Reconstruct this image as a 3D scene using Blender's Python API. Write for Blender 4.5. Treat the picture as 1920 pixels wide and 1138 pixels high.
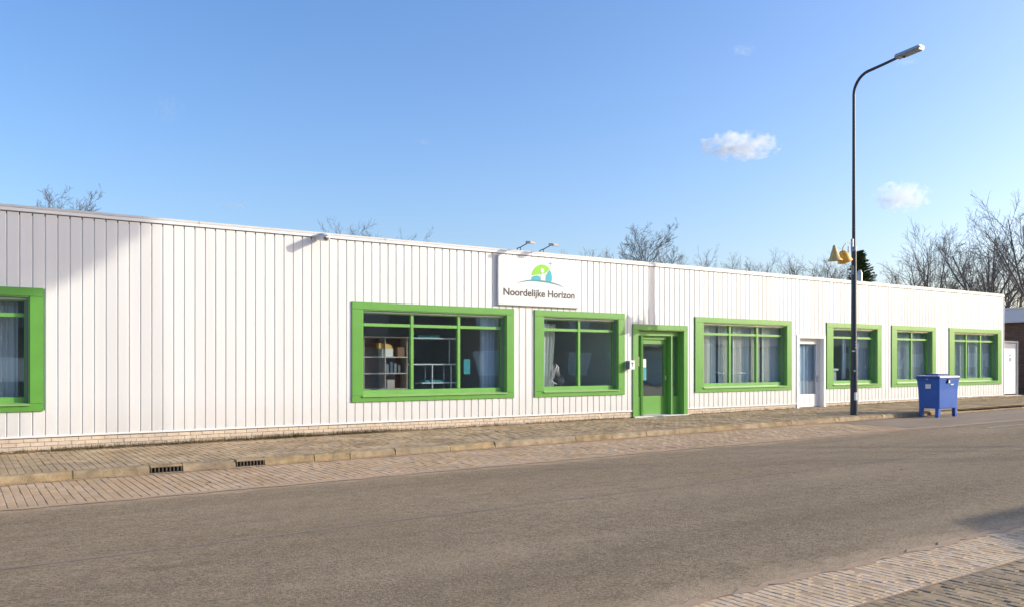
import bpy, bmesh, math, random
import numpy as np
from mathutils import Vector, Matrix
R = math.radians
for o in list(bpy.data.objects): bpy.data.objects.remove(o)
scene = bpy.context.scene
col = scene.collection

# ------------------------------------------------------------------ camera
F, D, HZ = 1560.0, 17.09, 1.5          # focal length in photo pixels, distance to the facade, eye height
YAW = math.atan2(2328.0, F)            # angle between optical axis and the facade direction (+x)
AX = np.array([math.cos(YAW), math.sin(YAW)]); RX = np.array([math.sin(YAW), -math.cos(YAW)])
cd = bpy.data.cameras.new('camera'); cam = bpy.data.objects.new('camera', cd); col.objects.link(cam)
cam.location = (0, -D, HZ)
cam.rotation_euler = (R(90), 0, YAW - R(90))
cd.sensor_width = 36; cd.lens = F / 1920 * 36
cd.shift_y = (679 - 569) / 1920
cd.clip_start = 0.1; cd.clip_end = 9000
scene.camera = cam

# ------------------------------------------------------------------ sky, sun, exposure
SX, SZ = 1.65, 0.65                     # metres along x and z per metre of y towards the sun
SUN = Vector((SX, -1.0, SZ)).normalized()
world = bpy.data.worlds.new('World'); scene.world = world; world.use_nodes = True
nt = world.node_tree; nt.nodes.clear()
sky = nt.nodes.new('ShaderNodeTexSky'); sky.sky_type = 'NISHITA'; sky.sun_disc = False
sky.sun_elevation = math.asin(SUN.z); sky.sun_rotation = math.atan2(SUN.x, SUN.y)
sky.altitude = 0; sky.air_density = 1.0; sky.dust_density = 2.4; sky.ozone_density = 1.6
bg = nt.nodes.new('ShaderNodeBackground'); bg.inputs['Strength'].default_value = 0.145
wo = nt.nodes.new('ShaderNodeOutputWorld')
hsv = nt.nodes.new('ShaderNodeHueSaturation'); hsv.inputs['Saturation'].default_value = 1.22; hsv.inputs['Value'].default_value = 1.13
wbm = nt.nodes.new('ShaderNodeMix'); wbm.data_type = 'RGBA'; wbm.blend_type = 'MULTIPLY'; wbm.inputs[0].default_value = 1.0; wbm.inputs[7].default_value = (0.955, 0.985, 1.155, 1)
nt.links.new(sky.outputs[0], hsv.inputs['Color']); nt.links.new(hsv.outputs[0], wbm.inputs[6]); nt.links.new(wbm.outputs[2], bg.inputs[0]); nt.links.new(bg.outputs[0], wo.inputs[0])
sl = bpy.data.lights.new('sun', 'SUN'); sl.energy = 3.1; sl.angle = R(0.45); sl.color = (1.0, 0.93, 0.785)
so = bpy.data.objects.new('sun', sl); col.objects.link(so); so.location = (30, -30, 30)
so.rotation_euler = SUN.to_track_quat('Z', 'Y').to_euler()
vs = scene.view_settings
scene.display_settings.display_device = 'sRGB'
vs.view_transform = 'Standard'; vs.look = 'None'; vs.exposure = 0.59; vs.gamma = 1.0; vs.use_curve_mapping = False
scene.render.engine = 'CYCLES'
scene.cycles.use_denoising = True
scene.cycles.max_bounces = 8; scene.cycles.transparent_max_bounces = 16; scene.cycles.volume_bounces = 8

# ------------------------------------------------------------------ helpers
LOC = {}
def tag(o, label=None, cat=None, group=None, kind=None):
    if label: o['label'] = label
    if cat: o['category'] = cat
    if group: o['group'] = group
    if kind: o['kind'] = kind
    return o
def thing(name, loc, label, cat, group=None):
    o = bpy.data.objects.new(name, None); col.objects.link(o); o.location = loc
    o.empty_display_size = 0.2
    LOC[o.name] = Vector(loc); return tag(o, label, cat, group)
class MB:
    def __init__(s): s.v = []; s.f = []; s.sm = []
    def add(s, vs_, fs, smooth=False):
        n = len(s.v); s.v += [tuple(v) for v in vs_]; s.f += [[i + n for i in f] for f in fs]; s.sm += [smooth] * len(fs); return s
    def box(s, x0, x1, y0, y1, z0, z1):
        return s.add([(x0,y0,z0),(x1,y0,z0),(x1,y1,z0),(x0,y1,z0),(x0,y0,z1),(x1,y0,z1),(x1,y1,z1),(x0,y1,z1)],
                     [(0,3,2,1),(4,5,6,7),(0,1,5,4),(1,2,6,5),(2,3,7,6),(3,0,4,7)])
    def tube(s, pts, rad, n=10, cap=True):
        pts = [Vector(p) for p in pts]
        if not isinstance(rad, (list, tuple)): rad = [rad] * len(pts)
        vs_ = []; up = None
        for i, p in enumerate(pts):
            t = (pts[min(i+1, len(pts)-1)] - pts[max(i-1, 0)]).normalized()
            if up is None: up = Vector((0,0,1)) if abs(t.z) < .9 else Vector((1,0,0))
            u = t.cross(up).normalized(); w = u.cross(t).normalized(); up = w
            for k in range(n):
                a = 2*math.pi*k/n; vs_.append(p + (u*math.cos(a) + w*math.sin(a))*rad[i])
        fs = []
        for i in range(len(pts)-1):
            for k in range(n):
                fs.append((i*n+k, i*n+(k+1)%n, (i+1)*n+(k+1)%n, (i+1)*n+k))
        s.add(vs_, fs, True)
        if cap:
            s.add(vs_[:n], [tuple(range(n))[::-1]]); s.add(vs_[-n:], [tuple(range(n))])
        return s
    def lathe(s, prof, c, n=20):      # prof: (r, z)
        vs_ = [(c[0]+r*math.cos(2*math.pi*k/n), c[1]+r*math.sin(2*math.pi*k/n), c[2]+z) for r, z in prof for k in range(n)]
        fs = [(i*n+k, i*n+(k+1)%n, (i+1)*n+(k+1)%n, (i+1)*n+k) for i in range(len(prof)-1) for k in range(n)]
        return s.add(vs_, fs, True)
    def prism(s, poly, y0, y1):       # polygon in x, z extruded along y (y0 = front)
        n = len(poly)
        vs_ = [(x, y0, z) for x, z in poly] + [(x, y1, z) for x, z in poly]
        return s.add(vs_, [tuple(range(n)), tuple(range(n, 2*n))[::-1]] + [(i, i+n, (i+1)%n+n, (i+1)%n) for i in range(n)])
    def xform(s, M):
        s.v = [tuple(M @ Vector(v)) for v in s.v]; return s
    def mesh(s, name, mat=None, off=None, bevel=0, recalc=True):
        me = bpy.data.meshes.new(name)
        v = s.v if off is None else [(a-off[0], b-off[1], c-off[2]) for a, b, c in s.v]
        me.from_pydata(v, [], s.f)
        if any(s.sm): me.polygons.foreach_set('use_smooth', s.sm)
        if recalc or bevel:
            bm = bmesh.new(); bm.from_mesh(me)
            if recalc: bmesh.ops.recalc_face_normals(bm, faces=bm.faces)
            if bevel:
                es = [e for e in bm.edges if len(e.link_faces) == 2 and e.calc_face_angle(0) > 0.6]
                bmesh.ops.bevel(bm, geom=es, offset=bevel, segments=2, affect='EDGES', clamp_overlap=True)
            bm.to_mesh(me); bm.free()
        if mat: me.materials.append(mat)
        me.update(); return me
    def build(s, name, mat, parent=None, bevel=0, recalc=True):
        off = LOC[parent.name] if parent else None
        o = bpy.data.objects.new(name, s.mesh(name, mat, off, bevel, recalc)); col.objects.link(o)
        LOC[o.name] = off if off else Vector((0,0,0))
        if parent: o.parent = parent
        return o
def single(name, mb, mat, label, cat, group=None, bevel=0):        # a thing that is one mesh, origin at its base
    v = np.array(mb.v); c = Vector((float((v[:,0].min()+v[:,0].max())/2), float((v[:,1].min()+v[:,1].max())/2), float(v[:,2].min())))
    o = bpy.data.objects.new(name, mb.mesh(name, mat, c, bevel)); col.objects.link(o); o.location = c; LOC[o.name] = c
    return tag(o, label, cat, group)
def copy_tree(o, loc, rz=0, sc=1.0):
    c = o.copy(); col.objects.link(c); c.location = loc; c.rotation_euler = (0, 0, rz); c.scale = (sc, sc, sc) if not isinstance(sc, tuple) else sc
    for ch in list(o.children):
        d = ch.copy(); col.objects.link(d); d.parent = c
        for g in list(ch.children):
            e = g.copy(); col.objects.link(e); e.parent = d
    return c
def gz(x): return 0.0063 * (min(max(x, -30), 70) - 17)             # the street climbs gently to the right
def ray(px, t):                                                    # point on the ground plan seen at photo column px, depth t
    X = (px - 960) / F; p = t * (AX + X * RX); return float(p[0]), float(p[1] - D)
def zat(py, t): return HZ - (py - 679) / F * t
def shown(x, y):
    v = np.array([x, y + D]); Z = float(v @ AX)
    return (960 + F * float(v @ RX) / Z, Z) if Z > .3 else (-9e9, Z)

# ------------------------------------------------------------------ materials
def mat(name, c, rough=.6, var=.0, scale=3.0, bump=0.0, bscale=40, metal=0.0, spec=.5, c2=None, stretch=(1,1,1), objrand=0.0, detail=6):
    m = bpy.data.materials.new(name); m.use_nodes = True; t = m.node_tree; N = t.nodes; L = t.links
    b = N['Principled BSDF']; b.inputs['Roughness'].default_value = rough; b.inputs['Metallic'].default_value = metal
    b.inputs['Specular IOR Level'].default_value = spec
    rgb = (*c, 1); b.inputs['Base Color'].default_value = rgb
    geo = N.new('ShaderNodeNewGeometry'); mp = N.new('ShaderNodeMapping'); mp.inputs['Scale'].default_value = stretch
    L.new(geo.outputs['Position'], mp.inputs['Vector'])
    src = None
    if var or c2:
        nz = N.new('ShaderNodeTexNoise'); nz.inputs['Scale'].default_value = scale; nz.inputs['Detail'].default_value = detail; nz.inputs['Roughness'].default_value = .6
        L.new(mp.outputs[0], nz.inputs['Vector'])
        rp = N.new('ShaderNodeValToRGB'); rp.color_ramp.elements[0].position = .3; rp.color_ramp.elements[1].position = .7
        lo = tuple(x*(1-var) for x in c) if c2 is None else c
        hi = tuple(min(1, x*(1+var)) for x in c) if c2 is None else c2
        rp.color_ramp.elements[0].color = (*lo, 1); rp.color_ramp.elements[1].color = (*hi, 1)
        L.new(nz.outputs['Fac'], rp.inputs[0]); src = rp.outputs[0]
    if objrand:
        oi = N.new('ShaderNodeObjectInfo'); at = N.new('ShaderNodeAttribute'); at.attribute_name = 'tint'
        ad = N.new('ShaderNodeMath'); ad.operation = 'ADD'; fr = N.new('ShaderNodeMath'); fr.operation = 'FRACT'
        L.new(oi.outputs['Random'], ad.inputs[0]); L.new(at.outputs['Fac'], ad.inputs[1]); L.new(ad.outputs[0], fr.inputs[0])
        hs = N.new('ShaderNodeHueSaturation'); mr = N.new('ShaderNodeMapRange')
        mr.inputs['To Min'].default_value = 1-objrand; mr.inputs['To Max'].default_value = 1+objrand
        L.new(fr.outputs[0], mr.inputs['Value']); L.new(mr.outputs[0], hs.inputs['Value'])
        m2 = N.new('ShaderNodeMath'); m2.operation = 'MULTIPLY'; m2.inputs[1].default_value = 7.3; f2 = N.new('ShaderNodeMath'); f2.operation = 'FRACT'
        L.new(fr.outputs[0], m2.inputs[0]); L.new(m2.outputs[0], f2.inputs[0])
        m3 = N.new('ShaderNodeMapRange'); m3.inputs['To Min'].default_value = .9; m3.inputs['To Max'].default_value = 1.1
        L.new(f2.outputs[0], m3.inputs['Value']); L.new(m3.outputs[0], hs.inputs['Saturation'])
        if src: L.new(src, hs.inputs['Color'])
        else: hs.inputs['Color'].default_value = rgb
        src = hs.outputs[0]
    if src: L.new(src, b.inputs['Base Color'])
    if bump:
        n2 = N.new('ShaderNodeTexNoise'); n2.inputs['Scale'].default_value = bscale; n2.inputs['Detail'].default_value = 4
        L.new(mp.outputs[0], n2.inputs['Vector'])
        bp = N.new('ShaderNodeBump'); bp.inputs['Strength'].default_value = bump; bp.inputs['Distance'].default_value = .02
        L.new(n2.outputs['Fac'], bp.inputs['Height']); L.new(bp.outputs[0], b.inputs['Normal'])
    return m
def glass_mat():
    m = bpy.data.materials.new('window_glass'); m.use_nodes = True; t = m.node_tree; N = t.nodes; L = t.links; N.clear()
    out = N.new('ShaderNodeOutputMaterial'); mx = N.new('ShaderNodeMixShader')
    tr = N.new('ShaderNodeBsdfTransparent'); tr.inputs[0].default_value = (.94, .975, .985, 1)
    gl = N.new('ShaderNodeBsdfGlossy'); gl.inputs['Roughness'].default_value = .01; gl.inputs['Color'].default_value = (.93, .98, 1, 1)
    geo = N.new('ShaderNodeNewGeometry')
    dt = N.new('ShaderNodeVectorMath'); dt.operation = 'DOT_PRODUCT'; L.new(geo.outputs['Normal'], dt.inputs[0]); L.new(geo.outputs['Incoming'], dt.inputs[1])
    ab = N.new('ShaderNodeMath'); ab.operation = 'ABSOLUTE'; L.new(dt.outputs['Value'], ab.inputs[0])
    om = N.new('ShaderNodeMath'); om.operation = 'SUBTRACT'; om.inputs[0].default_value = 1; L.new(ab.outputs[0], om.inputs[1])
    pw = N.new('ShaderNodeMath'); pw.operation = 'POWER'; pw.inputs[1].default_value = 5; L.new(om.outputs[0], pw.inputs[0])
    ma = N.new('ShaderNodeMath'); ma.operation = 'MULTIPLY_ADD'; ma.inputs[1].default_value = .87; ma.inputs[2].default_value = .13; L.new(pw.outputs[0], ma.inputs[0])
    nz = N.new('ShaderNodeTexNoise'); nz.inputs['Scale'].default_value = 1.7; nz.inputs['Detail'].default_value = 1
    L.new(geo.outputs['Position'], nz.inputs['Vector'])
    bp = N.new('ShaderNodeBump'); bp.inputs['Strength'].default_value = .12; bp.inputs['Distance'].default_value = .02
    L.new(nz.outputs['Fac'], bp.inputs['Height']); L.new(bp.outputs[0], gl.inputs['Normal'])
    L.new(ma.outputs[0], mx.inputs[0]); L.new(tr.outputs[0], mx.inputs[1]); L.new(gl.outputs[0], mx.inputs[2]); L.new(mx.outputs[0], out.inputs[0])
    return m
def cloth_mat(name, c, tr=.22):
    m = bpy.data.materials.new(name); m.use_nodes = True; t = m.node_tree; N = t.nodes; L = t.links; N.clear()
    out = N.new('ShaderNodeOutputMaterial'); mx = N.new('ShaderNodeMixShader'); mx.inputs[0].default_value = tr
    d = N.new('ShaderNodeBsdfDiffuse'); d.inputs[0].default_value = (*c, 1); s = N.new('ShaderNodeBsdfTranslucent'); s.inputs[0].default_value = (*c, 1)
    L.new(d.outputs[0], mx.inputs[1]); L.new(s.outputs[0], mx.inputs[2]); L.new(mx.outputs[0], out.inputs[0]); return m

M = {}
M['white'] = mat('white_cladding_paint', (.715,.712,.70), .42, var=.02, scale=.8, stretch=(3,3,.25), objrand=.022)
def dirty_white():
    m = M['white']; t = m.node_tree; N = t.nodes; L = t.links; b = N['Principled BSDF']; src = b.inputs['Base Color'].links[0].from_socket
    g = N.new('ShaderNodeNewGeometry'); sp = N.new('ShaderNodeSeparateXYZ'); L.new(g.outputs['Position'], sp.inputs[0])
    def noise(sc, st, det=5):
        mp = N.new('ShaderNodeMapping'); mp.inputs['Scale'].default_value = st; L.new(g.outputs['Position'], mp.inputs[0])
        n = N.new('ShaderNodeTexNoise'); n.inputs['Scale'].default_value = sc; n.inputs['Detail'].default_value = det; L.new(mp.outputs[0], n.inputs['Vector']); return n.outputs['Fac']
    z = N.new('ShaderNodeMapRange'); z.inputs['From Min'].default_value = .9; z.inputs['From Max'].default_value = .15; z.inputs['To Min'].default_value = 0; z.inputs['To Max'].default_value = .55; L.new(sp.outputs['Z'], z.inputs['Value'])
    n1 = noise(5, (1,1,.5)); mu = N.new('ShaderNodeMath'); mu.operation = 'MULTIPLY'; L.new(n1, mu.inputs[0]); L.new(z.outputs[0], mu.inputs[1])
    st = N.new('ShaderNodeMapRange'); st.inputs['From Min'].default_value = .60; st.inputs['From Max'].default_value = .78; st.inputs['To Max'].default_value = .16; L.new(noise(7, (1,1,.06), 4), st.inputs['Value'])
    ad = N.new('ShaderNodeMath'); ad.operation = 'ADD'; ad.use_clamp = True; L.new(mu.outputs[0], ad.inputs[0]); L.new(st.outputs[0], ad.inputs[1])
    x = N.new('ShaderNodeMix'); x.data_type = 'RGBA'; L.new(ad.outputs[0], x.inputs[0]); L.new(src, x.inputs[6]); x.inputs[7].default_value = (.50,.46,.39,1); L.new(x.outputs[2], b.inputs['Base Color'])
dirty_white()
M['trimwhite'] = mat('white_trim_paint', (.80,.79,.77), .45, var=.03, scale=2)
M['coping'] = mat('grey_coping_metal', (.60,.59,.57), .45, var=.06, scale=3)
M['green'] = mat('green_frame_paint', (.118,.335,.052), .38, var=.07, scale=2.2)
M['greenlight'] = mat('green_sash_paint', (.16,.40,.085), .35, var=.06, scale=3)
M['sill'] = mat('pale_green_sill', (.26,.45,.14), .35, var=.06, scale=4)
M['glass'] = glass_mat()
M['alu'] = mat('aluminium_strip', (.62,.64,.66), .35, metal=.3)
M['plinth'] = mat('cream_plinth_brick', (.66,.545,.42), .85, var=.10, scale=6, bump=.3, bscale=60, objrand=.04)
M['mortar'] = mat('mortar', (.40,.32,.24), .95, var=.2, scale=12)
M['inwall'] = mat('interior_wall_paint', (.70,.80,.83), .8)
M['infloor'] = mat('interior_floor', (.28,.27,.25), .5)
M['paver'] = mat('pavement_brick', (.27,.20,.122), .9, c2=(.55,.405,.25), scale=1.3, bump=.35, bscale=90, objrand=.08, spec=.1)
M['gutterbrick'] = mat('gutter_brick', (.45,.31,.185), .9, c2=(.58,.415,.265), scale=1.2, bump=.3, bscale=90, objrand=.05, spec=.1)
M['lightbrick'] = mat('worn_light_brick', (.60,.43,.265), .9, c2=(.76,.565,.36), scale=2.2, bump=.35, bscale=90, objrand=.05, spec=.1)
M['joint'] = mat('joint_sand', (.22,.153,.09), .95, c2=(.50,.37,.225), scale=2.5, spec=.1)
M['kerb'] = mat('kerb_concrete', (.46,.355,.215), .9, c2=(.22,.165,.10), scale=4.5, bump=.7, bscale=50, objrand=.08, spec=.1)
M['sand'] = mat('washed_sand', (.52,.37,.24), .95, c2=(.43,.30,.20), scale=5, bump=.3, bscale=120, spec=.1)
M['dark'] = mat('dark_void', (.012,.012,.012), .9)
M['castiron'] = mat('cast_iron', (.10,.085,.07), .7, var=.3, scale=20)
M['soil'] = mat('soil_and_grass', (.10,.10,.045), .95, c2=(.16,.13,.07), scale=.6)
M['roof'] = mat('roof_felt', (.10,.10,.10), .9)
M['steel'] = mat('dark_steel_pole', (.032,.040,.055), .40)
M['steelgrey'] = mat('grey_clamp', (.26,.28,.31), .5, metal=.3)
M['lamphead'] = mat('lamp_housing', (.42,.43,.44), .4, var=.08, scale=6, metal=.2)
M['lens'] = mat('lamp_lens', (.30,.27,.22), .25)
M['black'] = mat('black_plastic', (.02,.02,.022), .4)
M['paper'] = mat('white_sticker', (.78,.78,.76), .6)
M['ivory'] = mat('ivory_paper', (.75,.62,.48), .7)
M['bin'] = mat('blue_bin_plastic', (.022,.115,.46), .36, var=.10, scale=3)
M['binlid'] = mat('blue_lid_plastic', (.016,.05,.27), .34, var=.12, scale=3)
M['bellA'] = mat('tan_bell', (.56,.38,.14), .6, var=.12, scale=9)
M['bellB'] = mat('orange_bell', (.72,.38,.04), .5, var=.12, scale=9)
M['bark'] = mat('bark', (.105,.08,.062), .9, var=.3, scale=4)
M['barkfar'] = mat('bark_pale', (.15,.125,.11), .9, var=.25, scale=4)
M['needle'] = mat('conifer_needles', (.045,.08,.025), .7, c2=(.10,.15,.04), scale=2.5)
M['leaf'] = mat('evergreen_leaves', (.045,.08,.02), .6, c2=(.07,.11,.03), scale=2)
M['drygrass'] = mat('dry_grass', (.22,.16,.07), .9, c2=(.12,.11,.045), scale=7)
M['moss'] = mat('moss_dirt', (.14,.105,.06), .95, c2=(.26,.19,.11), scale=9, bump=.5, bscale=70, spec=.1)
M['deadleaf'] = mat('dead_leaf', (.36,.24,.12), .8, c2=(.22,.14,.07), scale=20)
M['signwhite'] = mat('sign_board_white', (.68,.675,.67), .45, var=.02, scale=1.5)
M['lettering'] = mat('dark_lettering', (.045,.042,.042), .5)
M['logogreen'] = mat('logo_green', (.20,.55,.005), .5)
M['logoteal'] = mat('logo_teal', (.0,.36,.45), .5)
M['logodark'] = mat('logo_dark_teal', (.015,.22,.28), .5)
M['cream'] = cloth_mat('cream_curtain', (.92,.88,.79), .1)
M['sheer'] = cloth_mat('blue_grey_sheer', (.76,.81,.84), .2)
M['whitecloth'] = cloth_mat('white_curtain', (.80,.80,.78), .25)
M['bluecloth'] = cloth_mat('pale_blue_curtain', (.60,.72,.86), .25)
M['shelf'] = mat('beech_shelf', (.50,.42,.36), .5, var=.08, scale=5)
M['whitefurn'] = mat('white_furniture', (.78,.82,.84), .4)
M['teal'] = mat('teal_card', (.02,.30,.36), .5)
M['yellow'] = mat('yellow_card', (.80,.50,.14), .5)
M['brown'] = mat('brown_card', (.22,.12,.06), .6)
M['books'] = mat('grey_books', (.16,.19,.22), .6, objrand=.5)
M['plush'] = mat('grey_plush', (.33,.31,.33), .95, var=.15, scale=14, bump=.6, bscale=60)
M['plushlight'] = mat('pale_plush', (.62,.56,.54), .95)
M['housebrick'] = None
M['plaster'] = mat('pale_wall_render', (.62,.60,.55), .85, var=.06, scale=1)
M['slate'] = mat('grey_roof_tiles', (.12,.10,.09), .8, var=.25, scale=3)
M['fasciablue'] = mat('grey_blue_fascia', (.50,.54,.60), .5, var=.05, scale=2)

def brick_mat(name, c1, c2, mortar):
    m = bpy.data.materials.new(name); m.use_nodes = True; t = m.node_tree; N = t.nodes; L = t.links
    b = N['Principled BSDF']; b.inputs['Roughness'].default_value = .9
    tc = N.new('ShaderNodeNewGeometry'); sx = N.new('ShaderNodeSeparateXYZ'); L.new(tc.outputs['Position'], sx.inputs[0])
    ad = N.new('ShaderNodeMath'); L.new(sx.outputs['X'], ad.inputs[0]); L.new(sx.outputs['Y'], ad.inputs[1])
    cx = N.new('ShaderNodeCombineXYZ'); L.new(ad.outputs[0], cx.inputs['X']); L.new(sx.outputs['Z'], cx.inputs['Y'])
    bt = N.new('ShaderNodeTexBrick'); bt.inputs['Scale'].default_value = 1; bt.inputs['Brick Width'].default_value = .22; bt.inputs['Row Height'].default_value = .065
    bt.inputs['Mortar Size'].default_value = .006; bt.inputs['Color1'].default_value = (*c1,1); bt.inputs['Color2'].default_value = (*c2,1); bt.inputs['Mortar'].default_value = (*mortar,1)
    L.new(cx.outputs[0], bt.inputs['Vector']); L.new(bt.outputs['Color'], b.inputs['Base Color'])
    bp = N.new('ShaderNodeBump'); bp.inputs['Strength'].default_value = .5; bp.inputs['Distance'].default_value = .01; bp.invert = True
    L.new(bt.outputs['Fac'], bp.inputs['Height']); L.new(bp.outputs[0], b.inputs['Normal']); return m
M['housebrick'] = brick_mat('brown_brick', (.17,.10,.07), (.11,.065,.05), (.16,.14,.12))
M['redbrick'] = brick_mat('red_brick', (.24,.09,.055), (.17,.065,.045), (.2,.17,.15))

def asphalt_mat():
    m = bpy.data.materials.new('worn_asphalt'); m.use_nodes = True; t = m.node_tree; N = t.nodes; L = t.links
    b = N['Principled BSDF']; b.inputs['Roughness'].default_value = .9; b.inputs['Specular IOR Level'].default_value = .15
    g = N.new('ShaderNodeNewGeometry')
    def noise(sc, det=5, stretch=(1,1,1), rough=.6):
        mp = N.new('ShaderNodeMapping'); mp.inputs['Scale'].default_value = stretch; L.new(g.outputs['Position'], mp.inputs[0])
        n = N.new('ShaderNodeTexNoise'); n.inputs['Scale'].default_value = sc; n.inputs['Detail'].default_value = det; n.inputs['Roughness'].default_value = rough
        L.new(mp.outputs[0], n.inputs['Vector']); return n.outputs['Fac']
    def ramp(f, p0, p1, c0, c1):
        r = N.new('ShaderNodeValToRGB'); r.color_ramp.elements[0].position = p0; r.color_ramp.elements[1].position = p1
        r.color_ramp.elements[0].color = (*c0,1); r.color_ramp.elements[1].color = (*c1,1); L.new(f, r.inputs[0]); return r.outputs[0]
    def mul(a, b_, fac=1.0, op='MULTIPLY'):
        x = N.new('ShaderNodeMix'); x.data_type = 'RGBA'; x.blend_type = op; x.inputs[0].default_value = fac
        L.new(a, x.inputs[6]); L.new(b_, x.inputs[7]); return x.outputs[2]
    base = ramp(noise(.55, 5, (.35,1,1)), .3, .72, (.268,.203,.130), (.338,.260,.172))
    grain = ramp(noise(34, 5, rough=.9), .32, .68, (.36,.35,.34), (1.66,1.63,1.58))
    c = mul(base, grain)
    mid = ramp(noise(7, 4), .3, .7, (.86,.86,.86), (1.12,1.12,1.12)); c = mul(c, mid)
    lane = ramp(noise(1.1, 3, (.025,1,1)), .35, .65, (.90,.90,.90), (1.08,1.08,1.07)); c = mul(c, lane)
    blot = ramp(noise(1.9, 6, (.7,1,1), .7), .60, .74, (1,1,1), (.84,.83,.82)); c = mul(c, blot)
    sp = N.new('ShaderNodeSeparateXYZ'); L.new(g.outputs['Position'], sp.inputs[0])
    def near(y0, w):
        d = N.new('ShaderNodeMath'); d.operation = 'SUBTRACT'; d.inputs[1].default_value = y0; L.new(sp.outputs['Y'], d.inputs[0])
        a_ = N.new('ShaderNodeMath'); a_.operation = 'ABSOLUTE'; L.new(d.outputs[0], a_.inputs[0])
        m_ = N.new('ShaderNodeMath'); m_.operation = 'MULTIPLY_ADD'; m_.inputs[1].default_value = -1/w; m_.inputs[2].default_value = .62; L.new(a_.outputs[0], m_.inputs[0])
        return m_.outputs[0]
    mxn = N.new('ShaderNodeMath'); mxn.operation = 'MAXIMUM'; L.new(near(-5.72, .85), mxn.inputs[0]); L.new(near(-12.92, .95), mxn.inputs[1])
    sm_ = N.new('ShaderNodeMath'); sm_.operation = 'ADD'; L.new(mxn.outputs[0], sm_.inputs[0]); L.new(noise(3.2, 6, (.6,1,1), .75), sm_.inputs[1])
    dst = ramp(sm_.outputs[0], .72, 1.08, (0,0,0), (.85,.85,.85))
    sc = N.new('ShaderNodeRGB'); sc.outputs[0].default_value = (.47,.35,.225,1); sg2 = mul(sc.outputs[0], grain, .6)
    xd = N.new('ShaderNodeMix'); xd.data_type = 'RGBA'; L.new(dst, xd.inputs[0]); L.new(c, xd.inputs[6]); L.new(sg2, xd.inputs[7]); c = xd.outputs[2]
    vo = N.new('ShaderNodeTexVoronoi'); vo.inputs['Scale'].default_value = 55; L.new(g.outputs['Position'], vo.inputs['Vector'])
    cs = N.new('ShaderNodeSeparateColor'); L.new(vo.outputs['Color'], cs.inputs[0])
    st = ramp(cs.outputs[0], .93, .97, (0,0,0), (1,1,1))
    stone = N.new('ShaderNodeRGB'); stone.outputs[0].default_value = (.36,.32,.27,1)
    dm = ramp(vo.outputs['Distance'], .25, .45, (1,1,1), (0,0,0)); msk = mul(st, dm)
    x = N.new('ShaderNodeMix'); x.data_type = 'RGBA'; L.new(msk, x.inputs[0]); L.new(c, x.inputs[6]); L.new(stone.outputs[0], x.inputs[7])
    L.new(x.outputs[2], b.inputs['Base Color'])
    bp = N.new('ShaderNodeBump'); bp.inputs['Strength'].default_value = 1.0; bp.inputs['Distance'].default_value = .016
    L.new(noise(42, 5, rough=.8), bp.inputs['Height']); L.new(bp.outputs[0], b.inputs['Normal'])
    return m
M['asphalt'] = asphalt_mat()
M['asphaltdark'] = mat('smooth_dark_asphalt', (.26,.20,.145), .9, spec=.15, c2=(.34,.265,.195), scale=1.1, bump=.5, bscale=60, stretch=(.5,1,1))
M['seam'] = mat('worn_seam', (.31,.255,.20), .9, c2=(.25,.20,.155), scale=1.5, spec=.1)
M['roadpaint'] = mat('worn_road_paint', (.48,.44,.38), .8, c2=(.24,.21,.17), scale=3, spec=.1)

# ------------------------------------------------------------------ ground, road, pavement
def strip(name, y0, y1, dz, m, x0=-60, x1=140, step=2.0, wob=0.0, seed=1, kind='structure'):
    rg = random.Random(seed); xs = np.arange(x0, x1 + .01, step); mb = MB(); vs_ = []
    for x in xs:
        a = y0 + (rg.uniform(-wob, wob) if wob else 0); b = y1 + (rg.uniform(-wob, wob) if wob else 0)
        vs_ += [(x, a, gz(x)+dz), (x, b, gz(x)+dz)]
    mb.add(vs_, [(2*i, 2*i+2, 2*i+3, 2*i+1) for i in range(len(xs)-1)])
    o = mb.build(name, m); tag(o, kind=kind); return o
gx = [-3000, -30, 70, 3000]; gy = [-3000, 3000]
mb = MB(); mb.add([(x, y, gz(x) - .32) for x in gx for y in gy], [(2*i, 2*i+2, 2*i+3, 2*i+1) for i in range(3)])
tag(mb.build('ground', M['soil']), kind='structure')
YK, YG, YS = -3.40, -5.70, -12.92
GUT_END = 19.5
strip('road', YS, YG - .02, -.12, M['asphalt'], step=1.0)
strip('gutter', YG - .02, YK + .02, -.1235, M['joint'], x1=GUT_END)
gut = bpy.data.objects['gutter']
strip('asphalt_apron', YG - .02, YK + .02, -.121, M['asphaltdark'], x0=GUT_END - .02)
strip('pavement', YK + .1, .30, -.0065, M['joint'], x1=90)
pav = bpy.data.objects['pavement']
strip('near_pavement', -26, YS, -.1225, M['joint'])
npav = bpy.data.objects['near_pavement']
strip('sand_edge', YG - .10, YG + .05, -.1125, M['sand'], x1=GUT_END + 1, step=.16, wob=.035, seed=4)
strip('sand_line', YS - .035, YS + .03, -.112, M['sand'], x0=3.2, x1=40, step=.13, wob=.04, seed=5)
strip('kerb_dirt', YK - .09, YK + .01, -.1125, M['sand'], x0=-3, x1=60, step=.14, wob=.035, seed=9)
strip('joint_sand', YS - .70, YS + .0, -.1182, M['sand'], x0=2, x1=40, step=.5, seed=10)
strip('road_seam', -8.975, -8.935, -.116, M['seam'], step=.35, wob=.012, seed=6)
strip('road_marking', -6.72, -6.60, -.115, M['roadpaint'], x0=21.0, x1=60, step=.5, wob=.008, seed=7)
strip('road_patch_edge', -6.02, -5.96, -.1155, M['seam'], x0=18, x1=40, step=.4, wob=.015, seed=8)

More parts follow.
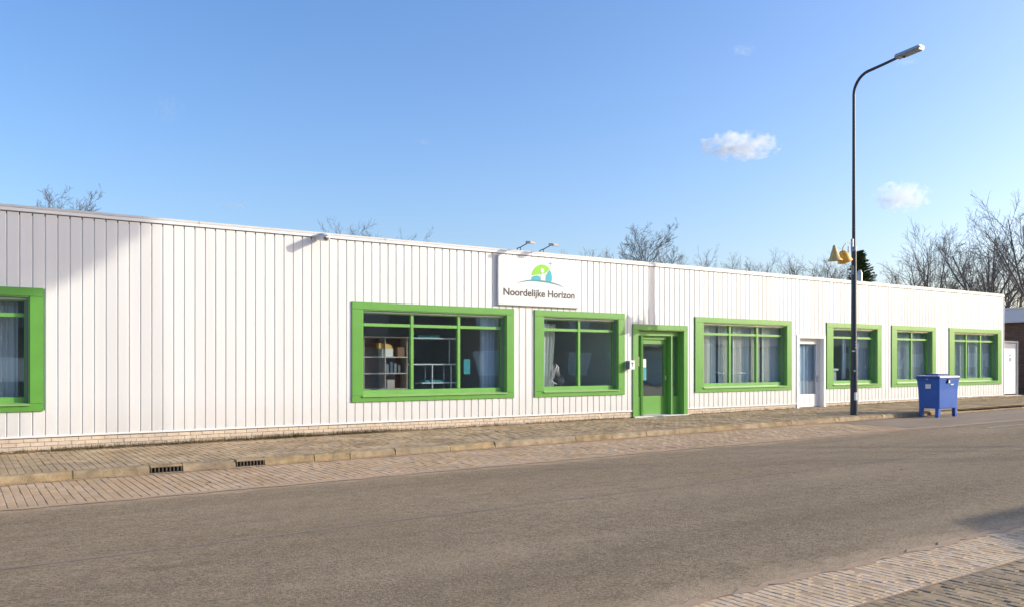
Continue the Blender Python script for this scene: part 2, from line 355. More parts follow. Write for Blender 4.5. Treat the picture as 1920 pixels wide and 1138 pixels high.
def pave(name, parent, x0, x1, y0, y1, dz, m, px=.105, py=.21, jit=.003, seed=2, skip=0.0, nind=300):
    """running-bond clay pavers laid across the street; the nearest are single bricks, the rest one mesh"""
    rg = random.Random(seed); cells = []
    nx = int((x1-x0)/px); ny = int(round((y1-y0)/py)); py = (y1-y0)/ny
    for i in range(nx):
        off = 0 if i % 2 == 0 else py/2
        xc = x0 + (i+.5)*px
        for j in range(ny + (1 if off else 0)):
            a = max(y0, y0 + j*py - off); b = min(y1, y0 + (j+1)*py - off)
            if b - a < .03: continue
            cells.append((xc, (a+b)/2, b-a))
    g = .0055
    def size(c):
        s, Z = shown(c[0], c[1]); return Z if 0 < s < 1920 and Z > 2 else 1e6 + Z
    cells.sort(key=size)
    hw, hh = px/2-g/2, .5
    proto = MB(); e = .006
    proto.add([(-hw,-hh,-.03),(hw,-hh,-.03),(hw,hh,-.03),(-hw,hh,-.03),(-hw,-hh,-.004),(hw,-hh,-.004),(hw,hh,-.004),(-hw,hh,-.004),
               (-hw+e,-hh+.03,0),(hw-e,-hh+.03,0),(hw-e,hh-.03,0),(-hw+e,hh-.03,0)],
              [(0,1,5,4),(1,2,6,5),(2,3,7,6),(3,0,4,7),(4,5,9,8),(5,6,10,9),(6,7,11,10),(7,4,8,11),(8,9,10,11)])
    me = proto.mesh(name, m)
    pv = np.array(proto.v); pf = proto.f
    V = []; Fc = []; T = []
    for k, (xc, yc, ln) in enumerate(cells):
        z = gz(xc) + dz + rg.gauss(0, jit*.6); ry = rg.gauss(0, .006); rx = rg.gauss(0, .004); rz = rg.gauss(0, .010)
        if k < nind:
            o = bpy.data.objects.new(name, me); col.objects.link(o); o.parent = parent
            o.location = (xc + rg.gauss(0,.0012), yc, z); o.rotation_euler = (rx, ry, rz); o.scale = (1, ln - g, 1)
        else:
            n = len(V)*12; v = pv * np.array([1, ln-g, 1]); v[:,2] += v[:,0]*(-ry) + v[:,1]*rx
            v[:,0] += -v[:,1]*rz
            V.append(v + np.array([xc, yc, z])); Fc.append(np.array([[i+n for i in f] for f in pf])); T.append(rg.random())
    if V:
        mesh = bpy.data.meshes.new(name + '_field'); V = np.concatenate(V); mesh.from_pydata(V.tolist(), [], np.concatenate(Fc).tolist())
        at = mesh.attributes.new('tint', 'FLOAT', 'FACE'); at.data.foreach_set('value', np.repeat(np.array(T), len(pf)).astype(np.float32))
        mesh.materials.append(m); o = bpy.data.objects.new(name + '_field', mesh); col.objects.link(o); o.parent = parent; o['kind'] = 'stuff'
pave('gutter_brick', gut, -2, GUT_END, YG + .03, YK, -.118, M['gutterbrick'], seed=3)
pave('paving_brick', pav, -2.5, 40, YK + .22, -.03, .0, M['paver'], seed=4, jit=.004)
pave('worn_brick', npav, 2.0, 26, YS - .68, YS - .02, -.116, M['lightbrick'], seed=5, px=.075, py=.115)
pave('near_brick', npav, 2.5, 22, YS - 2.4, YS - .70, -.120, M['paver'], seed=6, jit=.005, px=.075, py=.115)

# kerb stones and gully inlets
kerb = strip('kerb', YK + .03, YK + .2, -.03, M['joint'], x1=90)
joints = [-3.6,-2.6,-1.6,-.6,.42,1.44,2.49]
segs = [(joints[i], joints[i+1]) for i in range(6)] + [(2.97,3.79),(4.26,5.11),(5.11,5.76),(5.76,6.63),(6.63,7.78)]
x = 7.78
while x < 60: segs.append((x, x+1.0)); x += 1.0
rg = random.Random(12)
def kerb_block(x0, x1, top, mt, name='kerb_stone'):
    mb = MB(); n = max(2, int((x1-x0)/.16)); a = x0+.006; b = x1-.006
    prof = [(YK, -.2), (YK - .008, -.10), (YK + .012, -.030), (YK+.045, -.004), (YK+.20, 0), (YK+.20, -.2)]
    vs_ = []
    for i in range(n+1):
        xx = a + (b-a)*i/n
        j1, j2 = rg.gauss(0,.008), rg.gauss(0,.010)
        for q, (py, pz) in enumerate(prof):
            dzz = pz*(1 if pz < -.15 else top/.12 if pz<-.06 else 1)
            vs_.append((xx, py + (j1 if q in (2,3) else 0), gz(xx) + pz + (top-.12)*(1 if pz > -.15 else 0) + .004 + (j2*.6 if q in (2,3) else 0)))
    k = len(prof); fs = [(i*k+q, i*k+q+1, (i+1)*k+q+1, (i+1)*k+q) for i in range(n) for q in range(k-1)]
    fs += [tuple(range(k)), tuple(n*k+q for q in range(k))[::-1]]
    mb.add(vs_, fs); return mb.build(name, mt, kerb)
for a, b in segs:
    top = .12 if b < 25 else .12 - min(.08, (b-25)*.04)
    kerb_block(a, b, top, M['kerb'])
for (a, b, lab) in ((2.49, 2.97, 'leftmost of the two slotted gully inlets in the kerb'), (3.79, 4.26, 'slotted gully inlet in the kerb further from the left edge')):
    g = thing('gully_inlet', ((a+b)/2, YK, gz(a) - .12), lab, 'drain', 'gully inlets in the kerb')
    f = MB(); z0 = gz((a+b)/2)
    f.box(a+.004, b-.004, YK-.008, YK+.2, z0-.028, z0+.004); f.box(a+.004, b-.004, YK-.006, YK+.2, z0-.2, z0-.108)
    f.build('frame', M['kerb'], g, bevel=.006)
    n = 9
    for i in range(n):
        xc = a + .02 + (b-a-.04)*i/(n-1); m_ = MB(); m_.box(xc-.011, xc+.011, YK-.004, YK+.03, z0-.108, z0-.028); m_.build('bar', M['castiron'], g, bevel=.004)
    bk = MB(); bk.box(a+.01, b-.01, YK+.06, YK+.15, z0-.107, z0-.029); bk.build('back', M['dark'], g)

# ------------------------------------------------------------------ the long white building
ZB, ZT, XL, XR, YB = .165, 4.265, -4.0, 35.62, 9.0
bld = thing('commercial_building', (16, 4, 0), 'long low white clad commercial building with green window surrounds', 'building')
# openings: outer x0,x1, z0,z1, inner x0,x1,z0,z1
ZO = (.63, 2.82); ZI = (.77, 2.67)
WIN = [(-3.0,1.32,-2.78,1.11,3),(7.21,11.48,7.46,11.26,3),(12.10,15.10,12.38,14.87,2),(17.79,22.14,18.14,21.90,3),(23.93,27.02,24.28,26.78,2),(27.65,30.52,27.98,30.27,2),(31.45,35.40,31.82,35.10,3)]
GD = (15.39, 17.49, 0.0, 2.55, 15.58, 17.33, .03, 2.41)
WD = (22.40, 23.89, 0.0, 2.39, 22.52, 23.79, .02, 2.30)
holes = [(w[2], w[3], ZI[0], ZI[1]) for w in WIN] + [(GD[4], GD[5], GD[6]-.05, GD[7]), (WD[4], WD[5], WD[6]-.05, WD[7])]
holes.sort()
# wall behind the cladding with its openings
mb = MB(); x = XL
for (a, b, z0, z1) in holes:
    mb.box(x, a, .015, .25, -.4, 4.1)
    if z0 > .1: mb.box(a, b, .015, .25, -.4, z0)
    mb.box(a, b, .015, .25, z1, 4.1); x = b
mb.box(x, XR-.02, .015, .25, -.4, 4.1)
mb.box(XR-.25, XR-.02, .252, YB, -.4, 4.1); mb.box(XL, XL+.2, .252, YB, -.4, 4.1); mb.box(XL, XR-.02, YB+.002, YB+.2, -.4, 4.1)
mb.build('wall', M['trimwhite'], bld)
mb = MB(); mb.box(XL, XR-.02, -.02, YB+.2, 4.102, 4.2); mb.build('roof', M['roof'], bld)
mb = MB(); mb.box(XL+.2, XR-.26, .252, YB, 0.02, .06); mb.build('floor', M['infloor'], bld)
mb = MB(); mb.box(XL+.2, XR-.26, .252, YB, 2.95, 3.0); mb.build('ceiling', M['inwall'], bld)
mb = MB(); mb.box(XL+.2, XR-.26, 4.6, 4.7, .062, 2.948); mb.build('inner_wall', M['inwall'], bld)
for xp in (4.0, 11.75, 15.22, 17.62, 22.33, 23.9, 27.4, 31.0):
    mb = MB(); mb.box(xp-.05, xp+.05, .253, 4.598, .062, 2.948); mb.build('partition', M['inwall'], bld)
# end wall cladding corner and fascia
prof = [(0,-.016),(.012,-.016),(.019,-.030),(.187,-.030),(.197,-.016)]
P = .198
def panel_mesh(w, flat=False):
    k = w / P; pr = [(x_*k if x_ > .05 else x_*min(1, k*1.2), y_) for x_, y_ in prof]
    if flat: pr = [(0,-.030),(w-.010,-.030),(w,-.016)]
    mb = MB(); n = len(pr); pl = pr + [(w-.001, .012), (0, .012)]; n = len(pl)
    vs_ = [(x_, y_, 0) for x_, y_ in pl] + [(x_, y_, 1) for x_, y_ in pl]
    mb.add(vs_, [(i, (i+1)%n, n+(i+1)%n, n+i) for i in range(n)] + [tuple(range(n))[::-1], tuple(range(n, 2*n))])
    return mb.mesh('cladding_panel', M['white'])
PM = {}
def panel(x0, w, z0, z1, flat=False):
    key = (round(w, 3), flat)
    if key not in PM: PM[key] = panel_mesh(w, flat)
    o = bpy.data.objects.new('cladding_panel', PM[key]); col.objects.link(o); o.parent = bld
    o.location = (x0 - 16, -4 , z0); o.scale = (1, 1, z1 - z0)
rows = [(w[0], w[1], ZO[0], ZO[1]) for w in WIN] + [(GD[0], GD[1], -1, GD[3]), (WD[0], WD[1], -1, WD[3])]
ZC0, ZC1 = ZB + .025, 4.142
x = XL
while x < XR - .08:
    w = min(P, XR - .02 - x)
    hit = None
    for (a, b, z0, z1) in rows:
        lo, hi = max(x, a), min(x+w, b)
        if hi - lo > .02: hit = (a, b, z0, z1, lo, hi)
    if not hit: panel(x, w, ZC0, ZC1)
    else:
        a, b, z0, z1, lo, hi = hit
        zm0, zm1 = (z0 + .013 if z0 > 0 else ZC0), z1 - .013
        if lo - x > .03: panel(x, lo - x + .012, zm0, zm1)
        if x + w - hi > .03: panel(hi - .012, x + w - hi + .012, zm0, zm1, True)
        if z0 > 0: panel(x, w, ZC0, z0 + .012)
        panel(x, w, z1 - .012, ZC1)
    x += P
mb = MB(); mb.box(XR-.019, XR+.016, -.045, .05, ZC0, ZC1); mb.build('corner_trim', M['trimwhite'], bld, bevel=.004)
x = XL
while x < XR:
    e = min(x + 4.0, XR + .03)
    mb = MB(); mb.box(x+.002, e-.002, -.062, .3, 4.158, 4.212); mb.build('fascia', M['trimwhite'], bld, bevel=.004)
    mb = MB(); mb.prism([(0,0)]*0 or [(x+.001,4.214),(e-.001,4.214),(e-.001,4.268),(x+.001,4.268)], -.05, .34); mb.build('coping', M['coping'], bld, bevel=.010)
    x = e if e < XR else XR + 1
edges = [XL] + [v for r in sorted([(GD[0], GD[1]), (WD[0], WD[1])]) for v in r] + [XR+.01]
for i in range(0, len(edges), 2):
    mb = MB(); mb.box(edges[i]+.004, edges[i+1]-.004, -.050, .01, ZB-.005, ZB+.027); mb.build('drip_trim', M['trimwhite'], bld, bevel=.004)
# plinth bricks
mb = MB(); 
for i in range(0, len(edges), 2): mb.box(edges[i], edges[i+1], -.006, .013, -.45, ZB-.02)
mb.build('plinth_backing', M['mortar'], bld)
br = MB(); br.box(-.5, .5, 0, .02, 0, .064)
bm_ = br.mesh('brick', M['plinth'], bevel=.003)
cells = []; rg = random.Random(21)
for c in range(5):
    z = ZB - .012 - (c+1)*.073
    x = XL - (0 if c % 2 == 0 else .11)
    while x < XR:
        xe = x + .218
        for i in range(0, len(edges), 2):
            a, b = max(x, edges[i]), min(xe, edges[i+1])
            if b - a > .03 and z + .064 > gz(x) - .01: cells.append((a, b, z))
        x = xe
def bsz(c):
    s, Z = shown(c[0], 0); return Z if s > -60 else 1e5 + Z
cells.sort(key=bsz); rest = MB(); tints = []
for k, (a, b, z) in enumerate(cells):
    dy = rg.gauss(-.020, .0018)
    if k < 300:
        o = bpy.data.objects.new('brick', bm_); col.objects.link(o); o.parent = bld
        o.location = ((a+b)/2 - 16, dy - 4, z + rg.gauss(0,.001)); o.scale = (b - a - .009, 1, 1)
    else:
        rest.box(a+.0045, b-.0045, dy, 0, z, z+.064); tints += [rg.random()]*6
o = rest.build('plinth_brickwork', M['plinth'], bld, recalc=False); o['kind'] = 'stuff'
at = o.data.attributes.new('tint', 'FLOAT', 'FACE'); at.data.foreach_set('value', np.array(tints, np.float32))

def window(ox0, ox1, x0, x1, n):
    z0, z1 = ZI; oz0, oz1 = ZO
    t = MB()
    t.box(ox0, ox1, -.062, .014, z1, oz1); t.box(ox0, ox1, -.062, .014, oz0, z0)
    t.box(ox0+.001, x0, -.060, .014, z0+.003, z1-.003); t.box(x1, ox1-.001, -.060, .014, z0+.003, z1-.003)
    w = t.build('window', M['green'], bld, bevel=.004)
    f = MB(); fw = .055; yf0, yf1 = .085, .165
    f.box(x0+.001, x0+.022, -.045, .24, z0, z1-.022); f.box(x1-.022, x1-.001, -.045, .24, z0, z1-.022); f.box(x0+.001, x1-.001, -.045, .24, z1-.021, z1-.001)   # reveal lining
    a, b = x0+.022, x1-.022
    f.box(a, a+fw, yf0, yf1, z0+.001, z1-.022); f.box(b-fw, b, yf0, yf1, z0+.001, z1-.022)
    f.box(a+fw, b-fw, yf0, yf1, z1-.085, z1-.022); f.box(a+fw, b-fw, yf0, yf1, z0+.001, z0+.115)
    f.build('frame', M['greenlight'], w, bevel=.004)
    h = MB(); h.box(a, b, .045, .083, z1-.062, z1-.024); h.build('head_strip', M['alu'], w, bevel=.003)
    g = MB(); g.box(b-.035, b, .045, .083, z0+.02, z1-.064); g.build('guide_rail', M['steelgrey'], w, bevel=.003)
    s = MB(); s.prism([(-.095, z0-.034), (.083, z0-.034), (.083, z0+.024), (-.095, z0-.006)], x0-.012, x1+.008)
    s.v = [(y_, x_, z_) for x_, y_, z_ in s.v]; s.build('sill', M['sill'], w, bevel=.004)
    ia, ib = a+fw, b-fw; mw = .075; pw = (ib-ia-(n-1)*mw)/n
    tz0, tz1 = 2.305, 2.375
    for i in range(n):
        p0 = ia + i*(pw+mw); p1 = p0+pw
        if i < n-1:
            m_ = MB(); m_.box(p1, p1+mw, yf0-.012, yf1, z0+.116, z1-.086); m_.build('mullion', M['greenlight'], w, bevel=.004)
        m_ = MB(); m_.box(p0+.001, p1-.001, yf0-.004, yf1, tz0, tz1); m_.build('transom', M['greenlight'], w, bevel=.004)
        for (q0, q1) in ((z0+.116, tz0-.001), (tz1+.001, z1-.086)):
            g = MB(); g.box(p0+.001, p1-.001, .125, .131, q0, q1); g.build('pane', M['glass'], w)
    return w
for w in WIN: window(w[0], w[1], w[2], w[3], w[4])

# green entrance door
def green_door():
    x0, x1, _, z1, a, b, zi0, zi1 = GD
    t = MB(); t.box(x0, x1, -.062, .014, zi1, z1); t.box(x0+.001, a, -.060, .014, -.02, zi1-.003); t.box(b, x1-.001, -.060, .014, -.02, zi1-.003)
    d = t.build('door', M['green'], bld, bevel=.004)
    yf = .10
    f = MB()
    f.box(a+.001, a+.02, -.045, .30, zi0, zi1-.02); f.box(b-.02, b-.001, -.045, .30, zi0, zi1-.02); f.box(a+.001, b-.001, -.045, .30, zi1-.019, zi1-.001)
    f.box(a+.02, b-.02, yf, yf+.08, zi1-.16, zi1-.02)                              # head
    pa, pb = a+.25, b-.30
    f.box(pa, pa+.075, yf-.01, .32, zi0, zi1-.161); f.box(pb-.06, pb, yf-.01, .32, zi0, zi1-.161)   # posts
    f.box(a+.02, a+.05, yf, yf+.08, zi0, zi1-.161); f.box(b-.055, b-.02, yf, yf+.08, zi0, zi1-.161)
    f.box(pa+.076, pb-.061, .20, .32, zi1-.26, zi1-.161)
    f.build('frame', M['greenlight'], d, bevel=.004)
    for (q0, q1) in ((a+.05, pa), (pb, b-.055)):
        m_ = MB(); m_.box(q0+.001, q1-.001, yf+.02, yf+.06, zi0, zi0+.52); m_.build('panel', M['greenlight'], d, bevel=.004)
        g = MB(); g.box(q0+.001, q1-.001, yf+.04, yf+.046, zi0+.521, zi1-.162); g.build('pane', M['glass'], d)
    la, lb, lz0, lz1 = pa+.082, pb-.067, zi0+.03, zi1-.268
    yl = .24; l = MB()
    l.box(la, la+.115, yl, yl+.06, lz0, lz1); l.box(lb-.125, lb, yl, yl+.06, lz0, lz1)
    l.box(la+.115, lb-.125, yl, yl+.06, lz1-.12, lz1); l.box(la+.115, lb-.125, yl+.006, yl+.054, lz0, lz0+.50)
    l.build('leaf', M['green'], d, bevel=.004)
    g = MB(); g.box(la+.116, lb-.126, yl+.03, yl+.036, lz0+.501, lz1-.121); g.build('pane', M['glass'], d)
    h = MB(); h.box(la+.035, la+.07, yl-.012, yl, .88, 1.12); h.tube([(la+.052, yl-.01, 1.05), (la+.052, yl-.06, 1.05), (la+.18, yl-.06, 1.05)], .011, 8); h.build('handle', M['alu'], d)
    h = MB(); h.box(lb-.09, lb-.05, yl-.02, yl, 1.0, 1.13); h.build('lock', M['alu'], d, bevel=.004)
    s = MB(); s.box(x0+.01, x1-.01, -.12, .33, -.06, .028); s.build('threshold', M['coping'], d, bevel=.006)
green_door()
# white side door
def white_door():
    x0, x1, _, z1, a, b, zi0, zi1 = WD
    t = MB(); t.box(x0, x1, -.05, .014, zi1, z1); t.box(x0+.001, a, -.048, .014, -.02, zi1-.002); t.box(b, x1-.001, -.048, .014, -.02, zi1-.002)
    d = t.build('door', M['trimwhite'], bld, bevel=.004); d['label'] = 'white door with tall glass pane'
    f = MB(); f.box(a+.001, a+.02, -.04, .32, zi0, zi1-.02); f.box(b-.02, b-.001, -.04, .32, zi0, zi1-.02); f.box(a+.001, b-.001, -.04, .32, zi1-.019, zi1-.001)
    f.box(a+.02, a+.07, .10, .20, zi0, zi1-.02); f.box(b-.07, b-.02, .10, .20, zi0, zi1-.02); f.box(a+.07, b-.07, .10, .20, zi1-.08, zi1-.02)
    f.build('frame', M['trimwhite'], d, bevel=.004)
    la, lb, lz0, lz1 = a+.075, b-.075, .05, zi1-.085; l = MB(); y = .125
    l.box(la, la+.09, y, y+.05, lz0, lz1); l.box(lb-.09, lb, y, y+.05, lz0, lz1); l.box(la+.09, lb-.09, y, y+.05, lz1-.11, lz1); l.box(la+.09, lb-.09, y, y+.05, lz0, lz0+.42)
    l.build('leaf', M['trimwhite'], d, bevel=.004)
    g = MB(); g.box(la+.091, lb-.091, y+.02, y+.026, lz0+.421, lz1-.111); g.build('pane', M['glass'], d)
    for i in range(3):
        m_ = MB(); m_.box(la+.14+i*.27, la+.395+i*.27, y-.006, y-.001, lz0+.06, lz0+.37); m_.build('panel', M['trimwhite'], d, bevel=.002) if la+.395+i*.27 < lb-.13 else None
    h = MB(); h.box(lb-.075, lb-.045, y-.012, y, .86, 1.08); h.tube([(lb-.06, y-.01, 1.0), (lb-.06, y-.055, 1.0), (lb-.17, y-.055, 1.0)], .010, 8); h.build('handle', M['steelgrey'], d)
    for z in (.3, 1.1, 1.95):
        h = MB(); h.tube([(la-.004, y-.012, z), (la-.004, y-.012, z+.1)], .010, 8); h.build('hinge', M['alu'], d)
    s = MB(); s.box(x0+.01, x1-.01, -.10, .33, -.08, .018); s.build('threshold', M['coping'], d, bevel=.006)
white_door()

# ------------------------------------------------------------------ sign board
sg = thing('sign_board', (12.25, -.10, 2.90), 'white rectangular sign board with teal and green logo high on the facade', 'sign')
sx0, sx1, sz0, sz1 = 10.98, 13.51, 2.90, 4.115
mb = MB(); mb.box(sx0, sx1, -.105, -.034, sz0, sz1); mb.build('board', M['signwhite'], sg, bevel=.006)
def flat(name, poly, m, y=-.1055, th=.003):
    mb = MB(); mb.prism(poly, y - th, y); return mb.build(name, m, sg, recalc=True)
def smooth_poly(p, it=2):
    for _ in range(it):
        q = []
        for i in range(len(p)):
            a, b = p[i], p[(i+1) % len(p)]
            q += [(.75*a[0]+.25*b[0], .75*a[1]+.25*b[1]), (.25*a[0]+.75*b[0], .25*a[1]+.75*b[1])]
        p = q
    return p
G_ = [(11.958,3.655),(11.985,3.737),(12.048,3.836),(12.138,3.908),(12.247,3.951),(12.356,3.948),(12.447,3.92),(12.530,3.861),(12.493,3.815),(12.429,3.752),(12.338,3.722),(12.247,3.704),(12.138,3.687),(12.039,3.667)]
flat('logo_dome', smooth_poly(G_, 1), M['logogreen'])
flat('logo_hill', [(11.962,3.545),(11.964,3.604),(12.0,3.634),(12.05,3.652),(12.138,3.663),(12.2,3.657),(12.226,3.635),(12.238,3.60),(12.246,3.538),(12.102,3.538)], M['logoteal'])
TR = [(12.526,3.835),(12.560,3.790),(12.590,3.72),(12.604,3.65),(12.598,3.57),(12.576,3.519),(12.402,3.537),(12.398,3.60),(12.411,3.673),(12.45,3.74),(12.495,3.79)]
flat('logo_leaf', TR, M['logoteal'])
top = [(11.48,3.440),(11.657,3.492),(11.816,3.531),(11.976,3.552),(12.156,3.556),(12.338,3.546),(12.521,3.529),(12.669,3.507),(12.818,3.474),(13.01,3.398)]
bot = [(12.818,3.452),(12.669,3.476),(12.521,3.494),(12.338,3.509),(12.156,3.519),(11.976,3.518),(11.816,3.503),(11.657,3.472)]
flat('logo_arc', top + bot, M['logodark'], th=.0045)
hc = (12.30, 3.797); flat('logo_head', [(hc[0]+.053*math.cos(t_), hc[1]+.058*math.sin(t_)) for t_ in np.linspace(0, 2*math.pi, 20, endpoint=False)], M['signwhite'], th=.006)
flat('logo_body', [(12.262,3.712),(12.36,3.728),(12.392,3.69),(12.384,3.60),(12.386,3.548),(12.262,3.55),(12.258,3.62)], M['signwhite'], th=.0065)
flat('logo_plus', [(12.493,3.997),(12.541,3.997),(12.541,4.046),(12.557,4.046),(12.557,3.997),(12.606,3.997),(12.606,3.981),(12.557,3.981),(12.557,3.932),(12.541,3.932),(12.541,3.981),(12.493,3.981)], M['logoteal'])
def text_obj(body, x0, x1, z, h, y, m, parent, name='letter', bold=0.0):
    cu = bpy.data.curves.new(name, 'FONT'); cu.body = body; cu.size = 1.0; cu.extrude = .002; cu.offset = bold
    to = bpy.data.objects.new('tmp', cu); col.objects.link(to); bpy.context.view_layer.update()
    me = bpy.data.meshes.new_from_object(to.evaluated_get(bpy.context.evaluated_depsgraph_get())); bpy.data.objects.remove(to)
    v = np.zeros(len(me.vertices)*3); me.vertices.foreach_get('co', v); v = v.reshape(-1, 3)
    capm = (v[:,1].max() - v[:,1].min())
    w0, w1 = v[:,0].min(), v[:,0].max(); sc = (x1-x0)/(w1-w0)
    out = np.stack([x0 + (v[:,0]-w0)*sc, y + v[:,2]*0 - (v[:,2] > 0)*.003, z + v[:,1]*h/.7], 1)
    out -= np.array(LOC[parent.name])
    me.vertices.foreach_set('co', out.reshape(-1)); me.update()
    bm = bmesh.new(); bm.from_mesh(me); bm.verts.ensure_lookup_table(); seen = set(); isl = []
    for v0 in bm.verts:
        if v0.index in seen: continue
        st = [v0]; seen.add(v0.index); vs_ = []
        while st:
            q = st.pop(); vs_.append(q.index)
            for e in q.link_edges:
                w = e.other_vert(q)
                if w.index not in seen: seen.add(w.index); st.append(w)
        xs = [bm.verts[k].co.x for k in vs_]; isl.append([min(xs), max(xs), set(vs_)])
    isl.sort(key=lambda a: a[0]); gl = []
    for a in isl:                                                   # dot and stem of i and j stay one letter
        for g in gl:
            if min(a[1], g[1]) - max(a[0], g[0]) > .3*min(a[1]-a[0], g[1]-g[0]): g[2] |= a[2]; g[0] = min(g[0], a[0]); g[1] = max(g[1], a[1]); break
        else: gl.append(a)
    for g in gl:
        ix = sorted(g[2]); mp = {k: n for n, k in enumerate(ix)}
        m2 = bpy.data.meshes.new(name); m2.from_pydata([tuple(bm.verts[k].co) for k in ix], [], [[mp[v.index] for v in f.verts] for f in bm.faces if f.verts[0].index in g[2]])
        m2.materials.append(m); o = bpy.data.objects.new(name, m2); col.objects.link(o); LOC[o.name] = LOC[parent.name]; o.parent = parent
    bm.free()
text_obj('Noordelijke Horizon', 11.13, 13.33, 3.140, .168, -.1055, M['lettering'], sg, bold=.022)

# ------------------------------------------------------------------ things fixed to the facade and roof
for i, (lx, lab) in enumerate(((11.66, 'small sign lamp on a bent arm over the logo board, nearer the left'), (12.36, 'small sign lamp on a bent arm over the logo board, nearer the right'))):
    l = thing('sign_lamp', (lx, .1, 4.27), lab, 'lamp', 'lamps over the sign board')
    mb = MB(); mb.tube([(lx, .08, 4.26), (lx, .08, 4.33), (lx+.01, -.05, 4.345), (lx+.02, -.40, 4.42)], .013, 8); mb.tube([(lx+.05, .0, 4.26), (lx+.05, .0, 4.35)], .010, 6); mb.build('arm', M['steel'], l)
    mb = MB(); mb.box(lx-.03, lx+.08, -.02, .12, 4.262, 4.275); mb.build('base_plate', M['steelgrey'], l)
    mb = MB(); mb.box(-.075, .075, -.21, 0, -.062, .0); mb.v = [(a*(1 if c > -.05 else 1.15), b, c + (.0 if b < -.1 else .035)) for a, b, c in mb.v]
    mb.xform(Matrix.Translation((lx+.02, -.36, 4.425))); mb.build('lamp_shade', M['shelf'], l, bevel=.012)
sc_ = thing('security_camera', (6.46, -.06, 4.10), 'pale bullet security camera under the roof edge', 'security camera')
mb = MB(); mb.tube([(6.40, -.02, 4.17), (6.40, -.09, 4.17), (6.46, -.16, 4.14)], .022, 10); mb.tube([(6.40,-.01,4.17),(6.40,-.035,4.17)], .05, 14); mb.build('bracket', M['coping'], sc_)
dv = Vector((.12, -1, -.12)).normalized(); c0 = Vector((6.45, -.10, 4.155))
mb = MB(); mb.tube([c0, c0+dv*.27], [.078,.078], 18); mb.build('body', M['coping'], sc_)
mb = MB(); e = c0+dv*.27; mb.tube([e, e+dv*.05, e+dv*.05, e+dv*.01], [.086,.086,.068,.066], 18, cap=False); mb.build('hood', M['trimwhite'], sc_)
mb = MB(); mb.tube([e+dv*.004, e+dv*.012], .066, 18); mb.build('lens', M['lens'], sc_)
ib = thing('intercom_box', (15.33, -.2, 1.31), 'small white square box with black numeral beside the green entrance door', 'intercom')
mb = MB(); mb.box(15.15, 15.30, -.20, -.032, 1.33, 1.545); mb.build('housing', M['steelgrey'], ib, bevel=.004)
mb = MB(); mb.box(15.135, 15.315, -.214, -.201, 1.315, 1.56); mb.build('face_plate', M['paper'], ib, bevel=.004)
mb = MB(); mb.prism([(15.19,1.50),(15.265,1.50),(15.265,1.47),(15.245,1.455),(15.245,1.385),(15.225,1.385),(15.225,1.455),(15.19,1.47)], -.217, -.2145); mb.build('numeral', M['lettering'], ib)
o = single('notice', MB().box(15.645, 15.80, .128, .131, 1.40, 1.66), M['ivory'], 'cream paper notice taped in the narrow glass left of the green door', 'notice')
o = single('notice', MB().box(16.05, 16.17, .262, .265, 1.36, 1.60), M['paper'], 'white paper notice taped on the glass of the green door leaf', 'notice')
o = single('poster', MB().box(16.06, 16.18, .262, .265, 1.00, 1.345), M['teal'], 'teal leaflet hanging below the white notice on the green door', 'poster')
# roof flue
fx, fy = ray(1612, 37)
fl = thing('roof_flue', (fx, fy, 4.2), 'pale metal flue pipe standing on the flat roof behind the lamp post', 'flue')
mb = MB(); mb.tube([(fx,fy,4.2),(fx,fy,5.40)], .115, 16); mb.build('pipe', M['alu'], fl)
mb = MB(); mb.tube([(fx,fy,5.40),(fx,fy,5.43),(fx,fy,5.58)], [.125,.125,.06], 16); mb.build('cowl', M['coping'], fl)

# ------------------------------------------------------------------ curtains and furniture behind the glass
def curtain(x0, x1, z0, z1, y, m, label, amp=.025, wl=.11, seed=0, gather=0.0, group='curtains behind the windows'):
    rg = random.Random(seed); n = max(10, int((x1-x0)/.012)); vs_ = []; zs = np.linspace(z0, z1, 7); ph = rg.uniform(0, 6)
    for k in range(n+1):
        u = k/n
        for z in zs:
            v = (z-z0)/(z1-z0); s = 1 - gather*(1-v)
            xx = x0 + (x1-x0)*u*s
            a = amp*(math.sin(u*(x1-x0)/wl*6.283+ph) + .5*math.sin(u*(x1-x0)/wl*2.1*3.7+ph*2))*(1.1-.3*v)
            vs_.append((xx, y+a, z))
    fs = [(k*7+i, (k+1)*7+i, (k+1)*7+i+1, k*7+i+1) for k in range(n) for i in range(6)]
    mb = MB(); mb.add(vs_, fs, True); return single('curtain', mb, m, label, 'curtain', group)
curtain(-1.0, .35, .8, 2.62, .30, M['sheer'], 'blue grey curtain in the window cut by the left frame edge', seed=1, wl=.16, amp=.035)
curtain(.62, .95, .8, 2.62, .34, M['sheer'], 'narrow dark gathered curtain at the right end of the leftmost window', seed=2, wl=.09, amp=.03)
curtain(10.72, 11.10, .8, 2.62, .30, M['bluecloth'], 'pale blue curtain at the right side of the bookshelf window', seed=3)
curtain(12.60, 13.0, .78, 2.50, .30, M['whitecloth'], 'white curtain hanging at the left of the window beside the sign', seed=4, gather=.35)
curtain(14.92, 15.08, .80, 2.62, .36, M['cream'], 'narrow curtain at the right of the window left of the entrance', seed=5)
zz = [(18.20,18.52,'cream','cream drape, leftmost in the wide window between the two doors'),(18.55,18.86,'sheer','blue grey sheer in the left pane of the window between the doors'),(18.90,19.36,'cream','cream drape right of the sheer in the left pane between the doors'),
      (19.50,19.86,'cream','cream drape at left of the middle pane between the doors'),(19.88,20.28,'sheer','blue grey sheer in the middle pane between the doors'),(20.30,20.68,'cream','cream drape at right of the middle pane between the doors'),
      (20.80,21.14,'cream','cream drape at left of the right pane between the doors'),(21.16,21.82,'sheer','wide blue grey sheer filling the right pane between the doors')]
